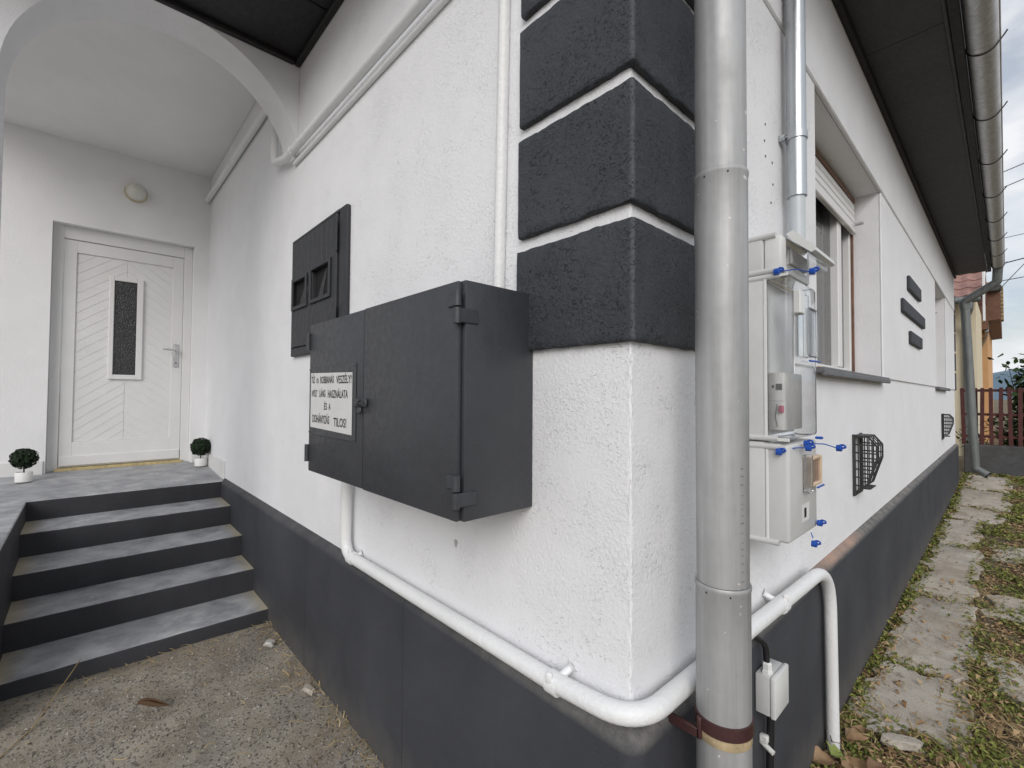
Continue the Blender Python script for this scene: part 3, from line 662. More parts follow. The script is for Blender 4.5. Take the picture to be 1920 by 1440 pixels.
pipe('porch_pipe', [(-2.56, -.030, 3.17), (-2.60, -.030, 3.31), (-4.79, -.030, 3.325)], .0235, M_WPIPE, 'white pipe running under the porch ceiling to the door wall', 'pipe', 16, rads=.06,
     clips=(((-3.75, -.030, 3.32), (1, 0, 0), (-3.75, .0, 3.30)),))

# ================================================================== main downpipe by the corner
PX, PY, PR = .128, .160, .0548
dp = thing('downpipe', (PX, PY, .02), 'large weathered zinc downpipe standing in front of the house corner', 'downpipe')
def section(z0, z1, r0, r1, lip):
    prof = [(r0 - .002, z0), (r0, z0 + .001)] + [(r0 + (r1 - r0) * k / 8, z0 + (z1 - z0) * k / 8) for k in range(1, 8)] + [(r1, z1 - .012)]
    if lip: prof += [(r1 + .0016, z1 - .009), (r1 + .0018, z1 - .003), (r1 + .0005, z1), (r1 - .003, z1)]
    else: prof += [(r1, z1), (r1 - .003, z1)]
    return MB().lathe(prof, (PX, PY, 0), 40).build('pipe_section', M_ZINC, dp, smooth=50)
section(-.02, 1.018, PR, PR + .0008, True); section(1.0181, 1.912, PR - .0016, PR + .0004, True); section(1.9121, 2.98, PR - .0016, PR - .0016, False)
MB().tube(fillet([(PX, PY, 2.979), (PX, PY, 3.05), (.46, .22, 3.23), (.50, .23, 3.345)], [.06, .06], 8), PR - .003, 24).build('swan_neck', M_ZINC, dp, smooth=50)
m = MB(); m.lathe([(PR + .0012, .710), (PR + .0038, .711), (PR + .0038, .738), (PR + .0012, .739)], (PX, PY, 0), 40); m.box(.03, PX - .03, PY - .056, PY - .046, .690, .710, .001); m.box(PX - .034, PX - .024, PY - .056, PY - .046, .690, .736, .001); m.build('clamp', M_BAND, dp, smooth=45)
MB().lathe([(PR + .0008, .690), (PR + .0016, .691), (PR + .0014, .7095)], (PX, PY, 0), 40).build('rusty_band', M_RUST, dp, smooth=45)
m = MB()
for a in (-62, -12):
    for zz in (1.898, 1.004):
        q = math.radians(a - 40); c = Vector((PX + (PR + .001) * math.cos(q), PY + (PR + .001) * math.sin(q), zz)); m.lathe([(.0022, -.001), (.0016, .001)], c, 8, 'X')
m.build('rivet', M_INK, dp)
m = MB(); z = 1.27
while z > .99:     # faded stencilled marks running down the pipe
    q = math.radians(-24 + random.uniform(-.7, .7)); w = random.uniform(.008, .02); hh = random.uniform(.0005, .0011); r = PR + .0009
    pts = [(PX + r * math.cos(q + s * w * 3), PY + r * math.sin(q + s * w * 3), z + t_ * hh) for s, t_ in ((-1, -1), (1, -1), (1, 1), (-1, 1))]; m.quad(*pts); z -= random.uniform(.010, .022)
m.build('stencil_marks', plain('faded_ink', (.13, .13, .135), .6), dp)
m = MB(); rg_ = random.Random(4); r = PR + .0006; L_ = []; R_ = []
for k in range(15):     # flake of white paint on the near side
    zz = 1.385 + .085 * k / 14; wv = .10 * math.sin(math.pi * (k + .3) / 15.) ** .7; q0 = math.radians(-158)
    L_.append((PX + r * math.cos(q0 - wv * rg_.uniform(.1, .5)), PY + r * math.sin(q0 - wv * rg_.uniform(.1, .5)), zz)); R_.append((PX + r * math.cos(q0 + wv * rg_.uniform(.6, 1.3)), PY + r * math.sin(q0 + wv * rg_.uniform(.6, 1.3)), zz))
for k in range(14): m.quad(L_[k], R_[k], R_[k + 1], L_[k + 1])
m.build('paint_flake', M_WPIPE, dp)

# ================================================================== gutter along the eaves
gut = thing('eaves_gutter', (.48, 4.3, 3.35), 'half-round zinc gutter with hanging brackets along the side eaves', 'gutter')
GX, GZ, GR = .492, 3.405, .066
def halfround(y0, y1, r, seg=16):
    V = []; Fc = []; n = seg + 1; ny = 12
    for j in range(ny + 1):
        y = y0 + (y1 - y0) * j / ny
        for rr in (r, r - .002):
            for k in range(n): a = math.pi + math.pi * k / seg; V.append((GX + rr * math.cos(a), y, GZ + rr * math.sin(a)))
    for j in range(ny):
        for q in (0, 1):
            for k in range(seg):
                a = j * 2 * n + q * n + k; f = (a, a + 1, a + 2 * n + 1, a + 2 * n); Fc.append(f if q else f[::-1])
    return V, Fc
V, Fc = halfround(-.42, 9.12, GR); raw('trough', V, Fc, M_GUTTER, gut, smooth=50)
MB().tube([(GX + GR, -.42, GZ + .004), (GX + GR, 9.12, GZ + .004)], .007, 10).build('rolled_lip', M_GUTTER, gut, smooth=50)
for yb in (-.3, .1, .985, 1.87, 2.755, 3.64, 4.52, 5.44, 6.34, 7.22, 8.10, 8.95):
    P = [(GX - GR - .02, yb, GZ + .03)] + [(GX + (GR + .003) * math.cos(math.pi + math.pi * k / 12 * .86), yb, GZ + (GR + .003) * math.sin(math.pi + math.pi * k / 12 * .86)) for k in range(13)] + [(GX + GR + .016, yb, GZ - .004), (GX + GR + .030, yb - .004, GZ + .016)]
    MB().tube(P, .0042, 8, scale=(1, 1)).build('bracket', M_VENT, gut, smooth=60)

# ================================================================== far downpipe
fd = thing('far_downpipe', (.17, 9.3, .2), 'slim grey downpipe with angled neck at the far corner', 'downpipe')
MB().tube(fillet([(.492, 9.06, 3.36), (.480, 9.14, 3.17), (.11, 9.22, 2.93), (.13, 9.25, 2.80), (.20, 9.45, .31), (.34, 9.40, .225)], [.06, .07, .06, .05], 8), .056, 20, cap=False).build('pipe', M_FARPIPE, fd, smooth=60)
for zz, x, y in ((2.30, .144, 9.29), (1.60, .164, 9.347), (.95, .182, 9.399)): MB().tube([(x, y, zz - .006), (x, y, zz + .006)], .0585, 20).build('joint_ring', M_FARPIPE, fd, smooth=60)
MB().lathe([(.054, 0), (.0545, .001)], (.332, 9.403, .229), 20, 'X').build('outlet', M_DARK, fd)

# ================================================================== electricity meter boxes on the side wall
by0, by1, bxf = .550, .830, .146
def seal(par, base, tail=None):
    """blue snap-on sealing cap, with its strap and second cap hanging at tail"""
    def cap(p, a):
        m = MB(); p = Vector(p); m.lathe([(.0095, 0), (.0095, .012), (.006, .014)], p, 12, 'X'); c = p + Vector((.006, 0, .004))
        m.tube([c + Vector((.008 + .0075 * math.cos(q), .003, .0045 * math.sin(q) + .001)) for q in [2 * math.pi * k / 10 for k in range(11)]], .0030, 6, cap=False)
        m.build('seal_cap', M_BLUE, par, smooth=45)
    cap(base, 0)
    if tail:
        b, t_ = Vector(base), Vector(tail); mid = (b + t_) / 2 + Vector((.01, 0, .006)); MB().tube(fillet([b, mid, t_], .05, 5), .0016, 6).build('seal_strap', M_BLUE, par); cap(tail, 1)
def posts(par, z, xe, mat=None):
    m = MB(); m.tube([(.0, by0 + .004, z), (xe, by0 + .004, z)], .0085, 14); m.build('screw_post', mat or M_PVC, par, smooth=45)
# upper switch box
t1 = thing('switch_box', (.07, .69, 1.78), 'small pale grey switch box with flap lid, topmost of the stack on the side wall', 'meter box')
MB().box(.0125, .085, by0, by1, 1.7725, 1.884, .006, 2).build('base', M_PVC, t1, smooth=40); MB().box(.0855, bxf - .014, by0 + .004, by1 - .004, 1.776, 1.880, .008, 2).build('cover', M_PVCL, t1, smooth=40)
posts(t1, 1.880, .118); posts(t1, 1.780, .124)
m = MB(); m.prism([(.135, 1.885), (.152, 1.893), (.202, 1.838), (.206, 1.824), (.196, 1.820), (.150, 1.862)], 1, .585, .800); m.build('flap', M_PVCL, t1, smooth=30)
m = MB(); m.prism([(.133, 1.800), (.133, 1.876), (.150, 1.860), (.188, 1.822), (.186, 1.806), (.150, 1.800)], 1, .592, .793); m.build('clear_front', M_CLEAR, t1)
MB().box(.1325, .140, .62, .77, 1.806, 1.85, .002).build('switch', M_LABEL, t1)
seal(t1, (.116, by0 - .004, 1.772), (.182, .625, 1.775))
# clear fronted meter box
t2 = thing('meter_box', (.07, .69, 1.295), 'tall electricity meter box with clear cover, middle of the stack on the side wall', 'meter box')
MB().box(.0125, .086, by0, by1, 1.297, 1.768, .005, 2).build('base', M_PVC, t2, smooth=40)
m = MB(); th = .003; X0, X1, Z0, Z1 = .0865, bxf + .003, 1.300, 1.764; Y0, Y1 = by0 + .003, by1 - .003
m.box(X0, X1, Y0, Y1, Z0, Z1, .012, 3)
m.build('clear_cover', M_CLEAR, t2, smooth=40)
MB().box(.0862, .0868, by0 + .01, by1 - .01, 1.31, 1.755).build('back_panel', M_PVCL, t2)
m = MB()
for bb in ((X0 - .001, X0 + .007, by0 - .002, Y0 - .0003, Z0, Z1), (X0 + .007, X1, Y0 - .004, Y0 - .0003, Z0 - .0035, Z0 + .006), (X0 + .007, X1, Y0 - .004, Y0 - .0003, Z1 - .006, Z1 + .002)): m.box(*bb, .001)
m.build('cover_rim', M_PVCL, t2)
mt = MB().box(.087, .130, .575, .740, 1.325, 1.490, .004, 2).build('meter', M_LABEL, t2, smooth=40)
MB().box(.108, .124, .5735, .5748, 1.440, 1.458).build('display', M_LCD, mt); MB().box(.098, .103, .5735, .5748, 1.446, 1.454).build('button', M_INK, mt)
MB().box(.1285, .1295, .61, .70, 1.42, 1.45).build('display', M_LCD, mt); MB().box(.092, .1275, .5738, .5748, 1.408, 1.411).build('label_line', M_PVC, mt)
MB().tube(fillet([(.112, .572, 1.40), (.108, .568, 1.365), (.112, .572, 1.335)], .03, 5), .0009, 6).build('seal_wire', M_INK, mt)
MB().box(.118, .130, .562, .572, 1.376, 1.396, .002).build('pink_seal', M_PINK, mt)
MB().box(X1 + .0003, X1 + .020, .585, .628, 1.655, 1.722, .003).build('cover_lock', M_PVCL, t2)
m = MB(); ry0, ry1, rz0, rz1, rr = .715, .815, 1.545, 1.69, .018
P = []
for cx_, cz_, a0 in ((ry1 - rr, rz1 - rr, 0), (ry0 + rr, rz1 - rr, 90), (ry0 + rr, rz0 + rr, 180), (ry1 - rr, rz0 + rr, 270)):
    for k in range(5): a = math.radians(a0 + 22.5 * k); P.append((X1 + .004, cx_ + rr * math.cos(a), cz_ + rr * math.sin(a)))
m.tube(P + [P[0]], .0035, 8, cap=False); m.build('reading_window_rim', M_CLEAR, t2, smooth=60)
m = MB(); m.prism([(y, z) for _, y, z in P], 0, X1 + .0005, X1 + .0035); m.build('reading_window', M_CLEAR, t2)
m = MB(); m.box(X1 + .0004, X1 + .014, .60, .69, 1.535, 1.72, .003); m.build('hinged_door', M_CLEAR, t2)
MB().tube([(X1 + .012, .70, 1.528), (X1 + .013, .80, 1.530)], .003, 8).build('seal_strap', M_BLUE, t2)
posts(t2, 1.763, .128); posts(t2, 1.304, .120)
seal(t2, (.155, .66, 1.286), (.215, .745, 1.272))
MB().box(X1 - .002, X1 + .018, .80, .815, 1.290, 1.298, .002).build('seal_tab', M_BLUE, t2)
# lower fuse box
t3 = thing('fuse_box', (.07, .69, 1.0), 'plain grey fuse box with small framed window, lowest of the stack on the side wall', 'meter box')
MB().box(.0125, .086, by0, by1, 1.008, 1.292, .006, 2).build('base', M_PVC, t3, smooth=40); MB().box(.0865, bxf, by0 + .005, by1 - .005, 1.014, 1.288, .010, 3).build('cover', M_PVC, t3, smooth=40)
MB().box(.0862, .094, by0 + .001, by1 - .001, 1.010, 1.282, .002).build('cover_rim', M_PVCL, t3)
posts(t3, 1.281, .126); posts(t3, 1.014, .120)
m = MB()
for bb in ((.712, .722, 1.152, 1.242), (.808, .818, 1.152, 1.242), (.722, .808, 1.152, 1.163), (.722, .808, 1.231, 1.242)): m.box(bxf + .0003, bxf + .016, *bb, .003)
f = m.build('window_frame', M_CREAMIN, t3); MB().box(bxf + .0003, bxf + .008, .722, .808, 1.163, 1.231).build('fuse_switch', plain('tinted_window', (.24, .17, .14), .2), f)
MB().box(bxf + .0003, bxf + .020, .672, .708, 1.140, 1.252, .004).build('flap_hinge', M_CLEAR, t3)
MB().tube([(bxf + .017, .76, 1.147), (bxf + .017, .828, 1.147)], .003, 8).build('seal_strap', M_BLUE, t3)
MB().box(bxf + .0002, bxf + .0008, .665, .735, 1.055, 1.105).build('sticker', M_LABEL, t3); MB().box(bxf + .0009, bxf + .0014, .685, .705, 1.066, 1.094).build('sticker_mark', M_INK, t3)
seal(t3, (.118, by0 - .006, 1.268), (.164, .640, 1.276)); seal(t3, (.150, .808, 1.030)); seal(t3, (.155, .725, .985))
MB().tube([(.158, .727, 1.0), (.152, .73, 1.016)], .0016, 6).build('seal_strap', M_BLUE, t3)
# conduit above
cd = thing('meter_conduit', (.058, .965, 1.8), 'galvanised conduit with grey plastic end standing above the meter boxes', 'conduit')
MB().tube([(.060, .965, 1.78), (.060, .965, 2.16)], .0255, 20).build('plastic_tube', M_CONDUIT, cd, smooth=60)
MB().lathe([(.027, 2.128), (.0315, 2.129), (.0318, 2.132), (.0308, 2.136), (.0308, 2.34), (.0312, 3.32)], (.060, .965, 0), 24).build('steel_tube', M_GALV, cd, smooth=50)
m = MB(); m.lathe([(.0315, 2.332), (.0345, 2.333), (.0345, 2.357), (.0315, 2.358)], (.060, .965, 0), 24); m.box(.012, .032, .930, .946, 2.334, 2.356, .002); m.tube([(.012, .938, 2.345), (.05, .938, 2.345)], .003, 8); m.tube([(.026, .925, 2.345), (.026, .95, 2.345)], .0065, 10); m.build('clamp', M_GALV, cd, smooth=45)
for (y, z) in ((.80, 2.345), (.792, 2.285), (.80, 2.235), (.865, 2.235), (.87, 2.16), (.85, 2.09)): MB().lathe([(.0048, 0), (.004, .0012)], (.012, y, z), 8, 'X').build('plug_hole', M_INK, house)

# junction box on the plinth
jb = thing('junction_box', (.06, .66, .49), 'small grey junction box with black cable, low behind the downpipe', 'junction box')
MB().box(.0375, .078, .600, .716, .493, .606, .004, 2).build('body', M_PVC, jb, smooth=40); MB().box(.0785, .093, .598, .718, .491, .608, .004, 2).build('lid', M_PVCL, jb, smooth=40)
m = MB(); m.lathe([(.016, .606), (.016, .614), (.0135, .616), (.0135, .634), (.010, .638)], (.062, .625, 0), 6); m.build('cable_gland', M_PVCL, jb)
MB().tube(fillet([(.062, .625, .63), (.060, .622, .69), (.040, .56, .73), (.038, .45, .735)], .05, 8), .0085, 12).build('cable', M_CABLE, jb, smooth=60)
MB().tube(fillet([(.062, .655, .495), (.058, .655, .30), (.056, .650, -.02)], .05, 5), .0105, 12).build('cable', M_CABLE, jb, smooth=60)
m = MB(); m.tube([(.036, .645, .385), (.075, .635, .372)], .0075, 10); m.box(.036, .060, .630, .648, .39, .412, .003); m.build('cable_clip', M_LABEL, jb, smooth=45)

# ================================================================== basement vent guards
def vent(y0, y1, label, rows):
    poly = [(.004, 1.212), (.066, 1.216), (.100, 1.172), (.100, 1.105), (.060, .972), (.004, .918)]
    v = thing('vent_guard', (.0, (y0 + y1) / 2, .92), label, 'vent guard', 'black basement vent guards')
    def seg_in(a, horizontal):
        xs = []
        for i in range(6):
            p, q = poly[i], poly[(i + 1) % 6]; u, w = (1, 0) if horizontal else (0, 1)
            if (p[u] - a) * (q[u] - a) < 0: t_ = (a - p[u]) / (q[u] - p[u]); xs.append(p[w] + t_ * (q[w] - p[w]))
        return (min(xs), max(xs)) if len(xs) == 2 else None
    for yy in (y0, y1):
        m = MB()
        for i in range(6): p, q = poly[i], poly[(i + 1) % 6]; m.tube([(p[0], yy, p[1]), (q[0], yy, q[1])], .0052, 4)
        for k in range(1, rows):
            z = .918 + (1.216 - .918) * k / rows; s = seg_in(z, True)
            if s: m.box(s[0], s[1], yy - .0018, yy + .0018, z - .0036, z + .0036)
        for k in range(1, 5):
            x = .004 + .096 * k / 5; s = seg_in(x, False)
            if s: m.box(x - .0026, x + .0026, yy - .0024, yy + .0024, s[0], s[1])
        o = m.build('side_grille', M_VENT, v); o['kind'] = 'stuff'
    m = MB()
    for (p, q) in ((poly[1], poly[2]), (poly[2], poly[3]), (poly[3], poly[4])):
        for k in range(0, 4): y = y0 + (y1 - y0) * k / 3; m.tube([(p[0], y, p[1]), (q[0], y, q[1])], .003, 4)
    for p in poly[1:5]: m.tube([(p[0], y0, p[1]), (p[0], y1, p[1])], .005, 4)
    o = m.build('front_grille', M_VENT, v); o['kind'] = 'stuff'
    MB().box(.002, .070, y0 + .002, y1 - .002, 1.2185, 1.222, .001).build('hood', M_VENT, v)
    m = MB()
    for bb in ((y0 - .018, y0 + .006, .905, 1.226), (y1 - .006, y1 + .018, .905, 1.226), (y0 + .006, y1 - .006, .905, .920)): m.box(.0008, .012, *bb, .002)
    m.build('wall_frame', M_VENT, v)
    MB().box(.036, .072, y0 + .004, y1 - .004, .944, .950, .001).build('drip_lip', M_VENT, v)
vent(2.10, 2.26, 'black basket vent guard low on the wall, nearer the meter boxes', 7); vent(6.9, 7.06, 'black basket vent guard low on the wall, near the far downpipe', 7)

# ================================================================== porch lamp and topiaries
lm = thing('porch_lamp', (DX, -.573, 3.23), 'round opal glass lamp on the wall above the door', 'lamp')
MB().lathe([(.082, 0), (.084, .012), (.076, .03), (.070, .034)], (DX + .0005, -.573, 3.235), 28, 'X').build('base', plain('cream_lamp_base', (.5, .42, .28), .4), lm, smooth=40)
MB().lathe([(.074 * math.cos(math.radians(a)), .034 + .085 * math.sin(math.radians(a))) for a in range(0, 91, 9)][:-1] + [(1e-6, .119)], (DX + .0005, -.573, 3.235), 28, 'X').build('globe', M_OPAL, lm, smooth=60)
def leafball(c, r, n, size, seed):
    rg = np.random.default_rng(seed); V = []; Fc = []
    for i in range(n):
        d = rg.normal(size=3); d /= np.linalg.norm(d); rad = r * (.72 + .34 * rg.random()); p = np.array(c) + d * rad
        u = np.cross(d, rg.normal(size=3)); u /= np.linalg.norm(u); w = np.cross(d, u); tl = rg.uniform(-.7, .7); w = w * math.cos(tl) + d * math.sin(tl); s = size * rg.uniform(.7, 1.3); b = len(V)
        V += [tuple(p - u * s), tuple(p + w * s * .6 + d * s * .25), tuple(p + u * s), tuple(p - w * s * .6 + d * s * .25)]; Fc += [(b, b + 1, b + 2, b + 3)]
    return V, Fc
def topiary(x, y, z, label, k):
    t_ = thing('potted_topiary', (x, y, z), label, 'potted plant', 'ball topiaries beside the door')
    MB().lathe([(.042, 0), (.048, .004), (.050, .07), (.048, .075), (.043, .075), (.041, .062), (1e-6, .060)], (x, y, z), 24).build('pot', M_CERAMIC, t_, smooth=40)
    MB().tube([(x, y, z + .055), (x + .004, y, z + .10), (x - .002, y + .002, z + .15)], .005, 8).build('stem', M_BARK, t_)
    V, Fc = leafball((x + .004 * (k - 1.5), y, z + .178), .070 + .004 * k, 800 + 150 * k, .013, k); raw('crown', V, Fc, M_TOPI, t_)
    m = MB(); bmesh.ops.create_icosphere(m.bm, subdivisions=2, radius=.052, matrix=Matrix.Translation((x, y, z + .178))); m.build('crown_core', M_TOPI, t_)
topiary(-4.52, -1.200, .7445, 'dark green ball topiary in a white pot, left of the door', 1); topiary(-4.56, -.072, .7475, 'dark green ball topiary in a white pot, right of the door', 2)

# ================================================================== path along the side wall
V = []; Fc = []
for j in range(41):
    y = .9 + 9.5 * j / 40
    for i in range(6): x = .03 + .75 * i / 5; V.append((x, y, gh(x, y) - .002 + wob(x, y, 0, 4, .006)))
for j in range(40):
    for i in range(5): a = j * 6 + i; Fc.append((a, a + 1, a + 7, a + 6))
path = tag(raw('path', V, Fc, M_SOIL, smooth=60), 'overgrown slab path along the side wall', 'path', kind='structure')
slabs = [(.075, .43, 1.66, 2.30), (.075, .40, 2.31, 3.50), (.075, .38, 3.52, 5.10), (.07, .36, 5.16, 6.38), (.08, .50, 6.43, 7.18), (.07, .56, 7.23, 8.57), (.10, .58, 8.60, 10.1),
         (.47, .72, 2.35, 2.75), (.46, .80, 3.40, 3.9), (.44, .7, 4.9, 5.5), (.50, .78, 1.42, 1.72)]
def slab(x0, x1, y0, y1, k):
    P = []; n = 14
    for (a, b) in (((x0, y0), (x1, y0)), ((x1, y0), (x1, y1)), ((x1, y1), (x0, y1)), ((x0, y1), (x0, y0))):
        for i in range(n):
            t_ = i / n; x = a[0] + (b[0] - a[0]) * t_; y = a[1] + (b[1] - a[1]) * t_
            P.append((x + wob(x * 1.0 + k, y, 0, 5, .075) + wob(x, y, k, 22, .025), y + wob(x, y + k, 4, 5, .09) + wob(x, y, k + 2, 22, .03)))
    zt = gh((x0 + x1) / 2, (y0 + y1) / 2); tilt = random.uniform(-.012, .012); m = MB(); c = ((x0 + x1) / 2, (y0 + y1) / 2)
    z = lambda x, y: gh(x, y) + .014 + tilt * (x - c[0]) * 2 + (k % 3) * .002
    top = [m.bm.verts.new((c[0] + (x - c[0]) * .965, c[1] + (y - c[1]) * .975, z(x, y))) for x, y in P]; mid = [m.bm.verts.new((x, y, z(x, y) - .010)) for x, y in P]; bot = [m.bm.verts.new((x, y, zt - .06)) for x, y in P]
    cv = m.bm.verts.new((*c, z(*c)))
    for i in range(len(P)):
        j = (i + 1) % len(P); m.bm.faces.new((cv, top[i], top[j])); m.bm.faces.new((top[i], mid[i], mid[j], top[j])); m.bm.faces.new((mid[i], bot[i], bot[j], mid[j]))
    bmesh.ops.recalc_face_normals(m.bm, faces=list(m.bm.faces)); return m.build('paving_slab', M_SLAB, path, smooth=35)
for k, s_ in enumerate(slabs): slab(*s_, k)

# loose ground cover, too fine to count
def scatter(name, n, size, mat, density, label, cat, lift=.01, flat=.5, aspect=.5, seed=0, region=(.04, 2.2, 1.0, 10.4), curl=.3):
    rg = np.random.default_rng(seed); V = []; Fc = []; c = 0; tries = 0
    x0, x1, y0, y1 = region
    while c < n and tries < n * 12:
        tries += 1; y = y0 * (y1 / y0) ** rg.random(); x = x0 + (x1 - x0) * rg.random() ** 1.2
        if rg.random() > density(x, y): continue
        s = size * rg.uniform(.6, 1.4) * (1 + .14 * max(0, y - 1.5)); a = rg.uniform(0, 2 * math.pi); el = rg.uniform(-flat, flat)
        u = np.array((math.cos(a) * math.cos(el), math.sin(a) * math.cos(el), math.sin(el))); w = np.array((-math.sin(a), math.cos(a), rg.uniform(-.5, .5)))
        p = np.array((x, y, gh(x, y) + lift * rg.uniform(.2, 1.6) + abs(math.sin(el)) * s)); b = len(V); k = curl * s
        V += [tuple(p - u * s), tuple(p + w * s * aspect + (0, 0, k)), tuple(p + u * s), tuple(p - w * s * aspect + (0, 0, k))]; Fc.append((b, b + 1, b + 2, b + 3)); c += 1
    return tag(raw(name, V, Fc, mat), label, cat, kind='stuff')
nsf = lambda x, y, s, o=0: mnoise.noise(Vector((x * s + o, y * s * .6, o))) * .5 + .5
def on_slab(x, y):
    for (a, b, c, d) in slabs[:7]:
        e_ = .03 + .05 * nsf(x, y, 9, 31)
        if a + e_ < x < b - e_ and c + e_ < y < d - e_: return 1.
    for (a, b, c, d) in slabs[7:]:
        if a + .04 < x < b - .04 and c + .04 < y < d - .04: return .25
    return 0.
nsf = lambda x, y, s, o=0: mnoise.noise(Vector((x * s + o, y * s * .6, o))) * .5 + .5
def d_green(x, y):
    s = on_slab(x, y); v = max(0, min(1, (nsf(x, y, 5.5) - .36) * 3.2)); edge = 1. if x < .10 else .0
    w = .35 + .65 * min(1, max(0, (x - .3) * 2.2)); return max(v * w * (1 - s), edge * .4 * (nsf(x, y, 9, 3) > .47)) + .005
def d_brown(x, y): return max(.03, (1 - .9 * on_slab(x, y)) * max(0, min(1, (nsf(x, y, 6, 11) - .34) * 2.6)))
scatter('ground_leaves', 46000, .0095, M_GRASS, d_green, 'low green clover and weeds between the paving slabs', 'weeds', .014, .7, .55, 3)
scatter('leaf_litter', 30000, .0105, M_LITTER, d_brown, 'brown leaf litter over the slab path', 'leaf litter', .006, .3, .45, 4)
scatter('leaf_fragments', 900, .017, M_LITTER, lambda x, y: .25 + .75 * (1 - on_slab(x, y)) if y < 3 else .3, 'larger torn brown leaf pieces at the near end of the path', 'leaf litter', .016, .5, .42, 14, (.06, 1.3, 1.08, 4.0), .5)
def straw(n, region, dens, seed, lmax=.09, zf=gh, lift=.012):
    rg = np.random.default_rng(seed); V = []; Fc = []; c = 0; tries = 0; x0, x1, y0, y1 = region
    while c < n and tries < n * 14:
        tries += 1; x = x0 + (x1 - x0) * rg.random(); y = y0 * (y1 / y0) ** rg.random() if y0 > 0 else y0 + (y1 - y0) * rg.random()
        if rg.random() > dens(x, y): continue
        L_ = lmax * rg.uniform(.3, 1.); a = rg.uniform(0, 2 * math.pi); bend = rg.uniform(-1., 1.); w = .0011 * rg.uniform(.7, 1.6) * (1 + .1 * max(0, y)); b = len(V); z = zf(x, y) + lift * rg.random() + .003; rise = rg.uniform(-.1, .35)
        for k in range(4):
            t_ = k / 3; aa = a + bend * t_; px, py = x + L_ * t_ * math.cos(aa), y + L_ * t_ * math.sin(aa); pz = z + L_ * rise * math.sin(math.pi * t_ * .8)
            V += [(px - w * math.sin(aa), py + w * math.cos(aa), pz), (px + w * math.sin(aa), py - w * math.cos(aa), pz + w * .6)]
        for k in range(3): Fc.append((b + 2 * k, b + 2 * k + 1, b + 2 * k + 3, b + 2 * k + 2))
        c += 1
    return V, Fc
V, Fc = straw(8000, (.05, 1.6, 1.05, 9.5), lambda x, y: .10 + .9 * (1 - on_slab(x, y)) * (nsf(x, y, 5, 21) > .48), 5, .10)
tag(raw('dry_grass', V, Fc, M_STRAW), 'straw-coloured dry grass stalks over the slab path', 'dry grass', kind='stuff')
V, Fc = straw(5200, (.06, 1.9, 1.05, 9.8), lambda x, y: d_green(x, y), 15, .055, gh, .004); rg_ = np.random.default_rng(3)
for k in range(0, len(V), 8):
    up_ = rg_.uniform(.3, .95)
    for q in range(8): t_ = (q // 2) / 3; v_ = V[k + q]; V[k + q] = (V[k][0] + (v_[0] - V[k][0]) * .6, V[k][1] + (v_[1] - V[k][1]) * .6, v_[2] + .045 * up_ * t_ ** .8)
tag(raw('grass_blades', V, Fc, M_GRASS), 'upright green grass blades growing beside and between the slabs', 'grass', kind='stuff')
V, Fc = straw(700, (-2.46, -.6, -1.2, -.04), lambda x, y: max(math.exp((y + .035) * 22) * (.3 + nsf(x, y, 8, 2)), math.exp(-(x + 2.48) * 16) * (nsf(x, y, 4, 6) > .45) * .6, .006), 6, .07, lambda x, y: .052, .01)
tag(raw('yard_straw', V, Fc, M_STRAW), 'bits of dry straw gathered along the plinth and lowest step', 'dry grass', kind='stuff')
# gravel chips standing proud of the worn concrete
def chips():
    rg = np.random.default_rng(9); V = []; Fc = []
    for i in range(11000):
        y = -1.45 + 1.41 * rg.random(); x = -2.47 + 1.7 * rg.random()
        if nsf(x, y, 3.5, 5) < rg.random() * .75: continue
        s = .0042 * rg.uniform(.4, 1.5) * (2.2 if rg.random() < .03 else 1); z = .05 + wob(x, y, 0, 3, .008) + wob(x, y, 5, 14, .004); b = len(V); q = rg.uniform(.6, 1.4, 3); a = rg.uniform(0, 6.28); ca, sa = math.cos(a), math.sin(a)
        for (dx, dy, dz) in ((1, 0, 0), (0, 1, 0), (-1, 0, .1), (0, -1, 0), (.1, .1, .75)):
            dx, dy = dx * q[0] * s, dy * q[1] * s; V.append((x + dx * ca - dy * sa, y + dx * sa + dy * ca, z + dz * s * q[2] + .0004))
        for k in range(4): Fc.append((b + k, b + (k + 1) % 4, b + 4))
    return raw('gravel_chips', V, Fc, M_PEB)
tag(chips(), 'fine gravel chips exposed in the worn concrete yard', 'gravel', kind='stuff')

# single stones and leaves one can pick out
def stone(name, c, dims, mat, label, seed, rot=0, cat='stone'):
    m = MB(); bmesh.ops.create_icosphere(m.bm, subdivisions=2, radius=1); q = Matrix.Rotation(rot, 3, 'Z')
    for v in m.bm.verts:
        n = 1 + wob(v.co.x + seed, v.co.y, v.co.z, 1.4, .5); p = Vector((max(-.75, min(.75, v.co.x)) * dims[0] * n, max(-.7, min(.7, v.co.y)) * dims[1] * n, max(-.6, min(.55, v.co.z)) * dims[2])); v.co = q @ p
    o = m.build(name, mat, origin=None); o.location = c; return tag(o, label, cat)
M_CHIP = concrete('pale_stone_chip', (.42, .41, .38), (.55, .53, .50), .15, 120)
stone('stone_chip', (-2.20, -.105, .062), (.035, .025, .022), M_CHIP, 'pale stone chip by the plinth near the lowest step', 1, .5)
stone('stone_chip', (-1.655, -.085, .060), (.05, .02, .016), M_SLAB, 'flat grey stone lying against the plinth', 2, .2)
stone('concrete_chunk', (.245, 1.565, .035), (.085, .036, .03), M_SLAB, 'broken concrete chunk among dry grass near the gas pipe', 3, .55)
stone('stone_chip', (.16, 1.60, .028), (.035, .02, .012), M_CHIP, 'small pale rubble piece left of the broken concrete chunk', 5, 1.)
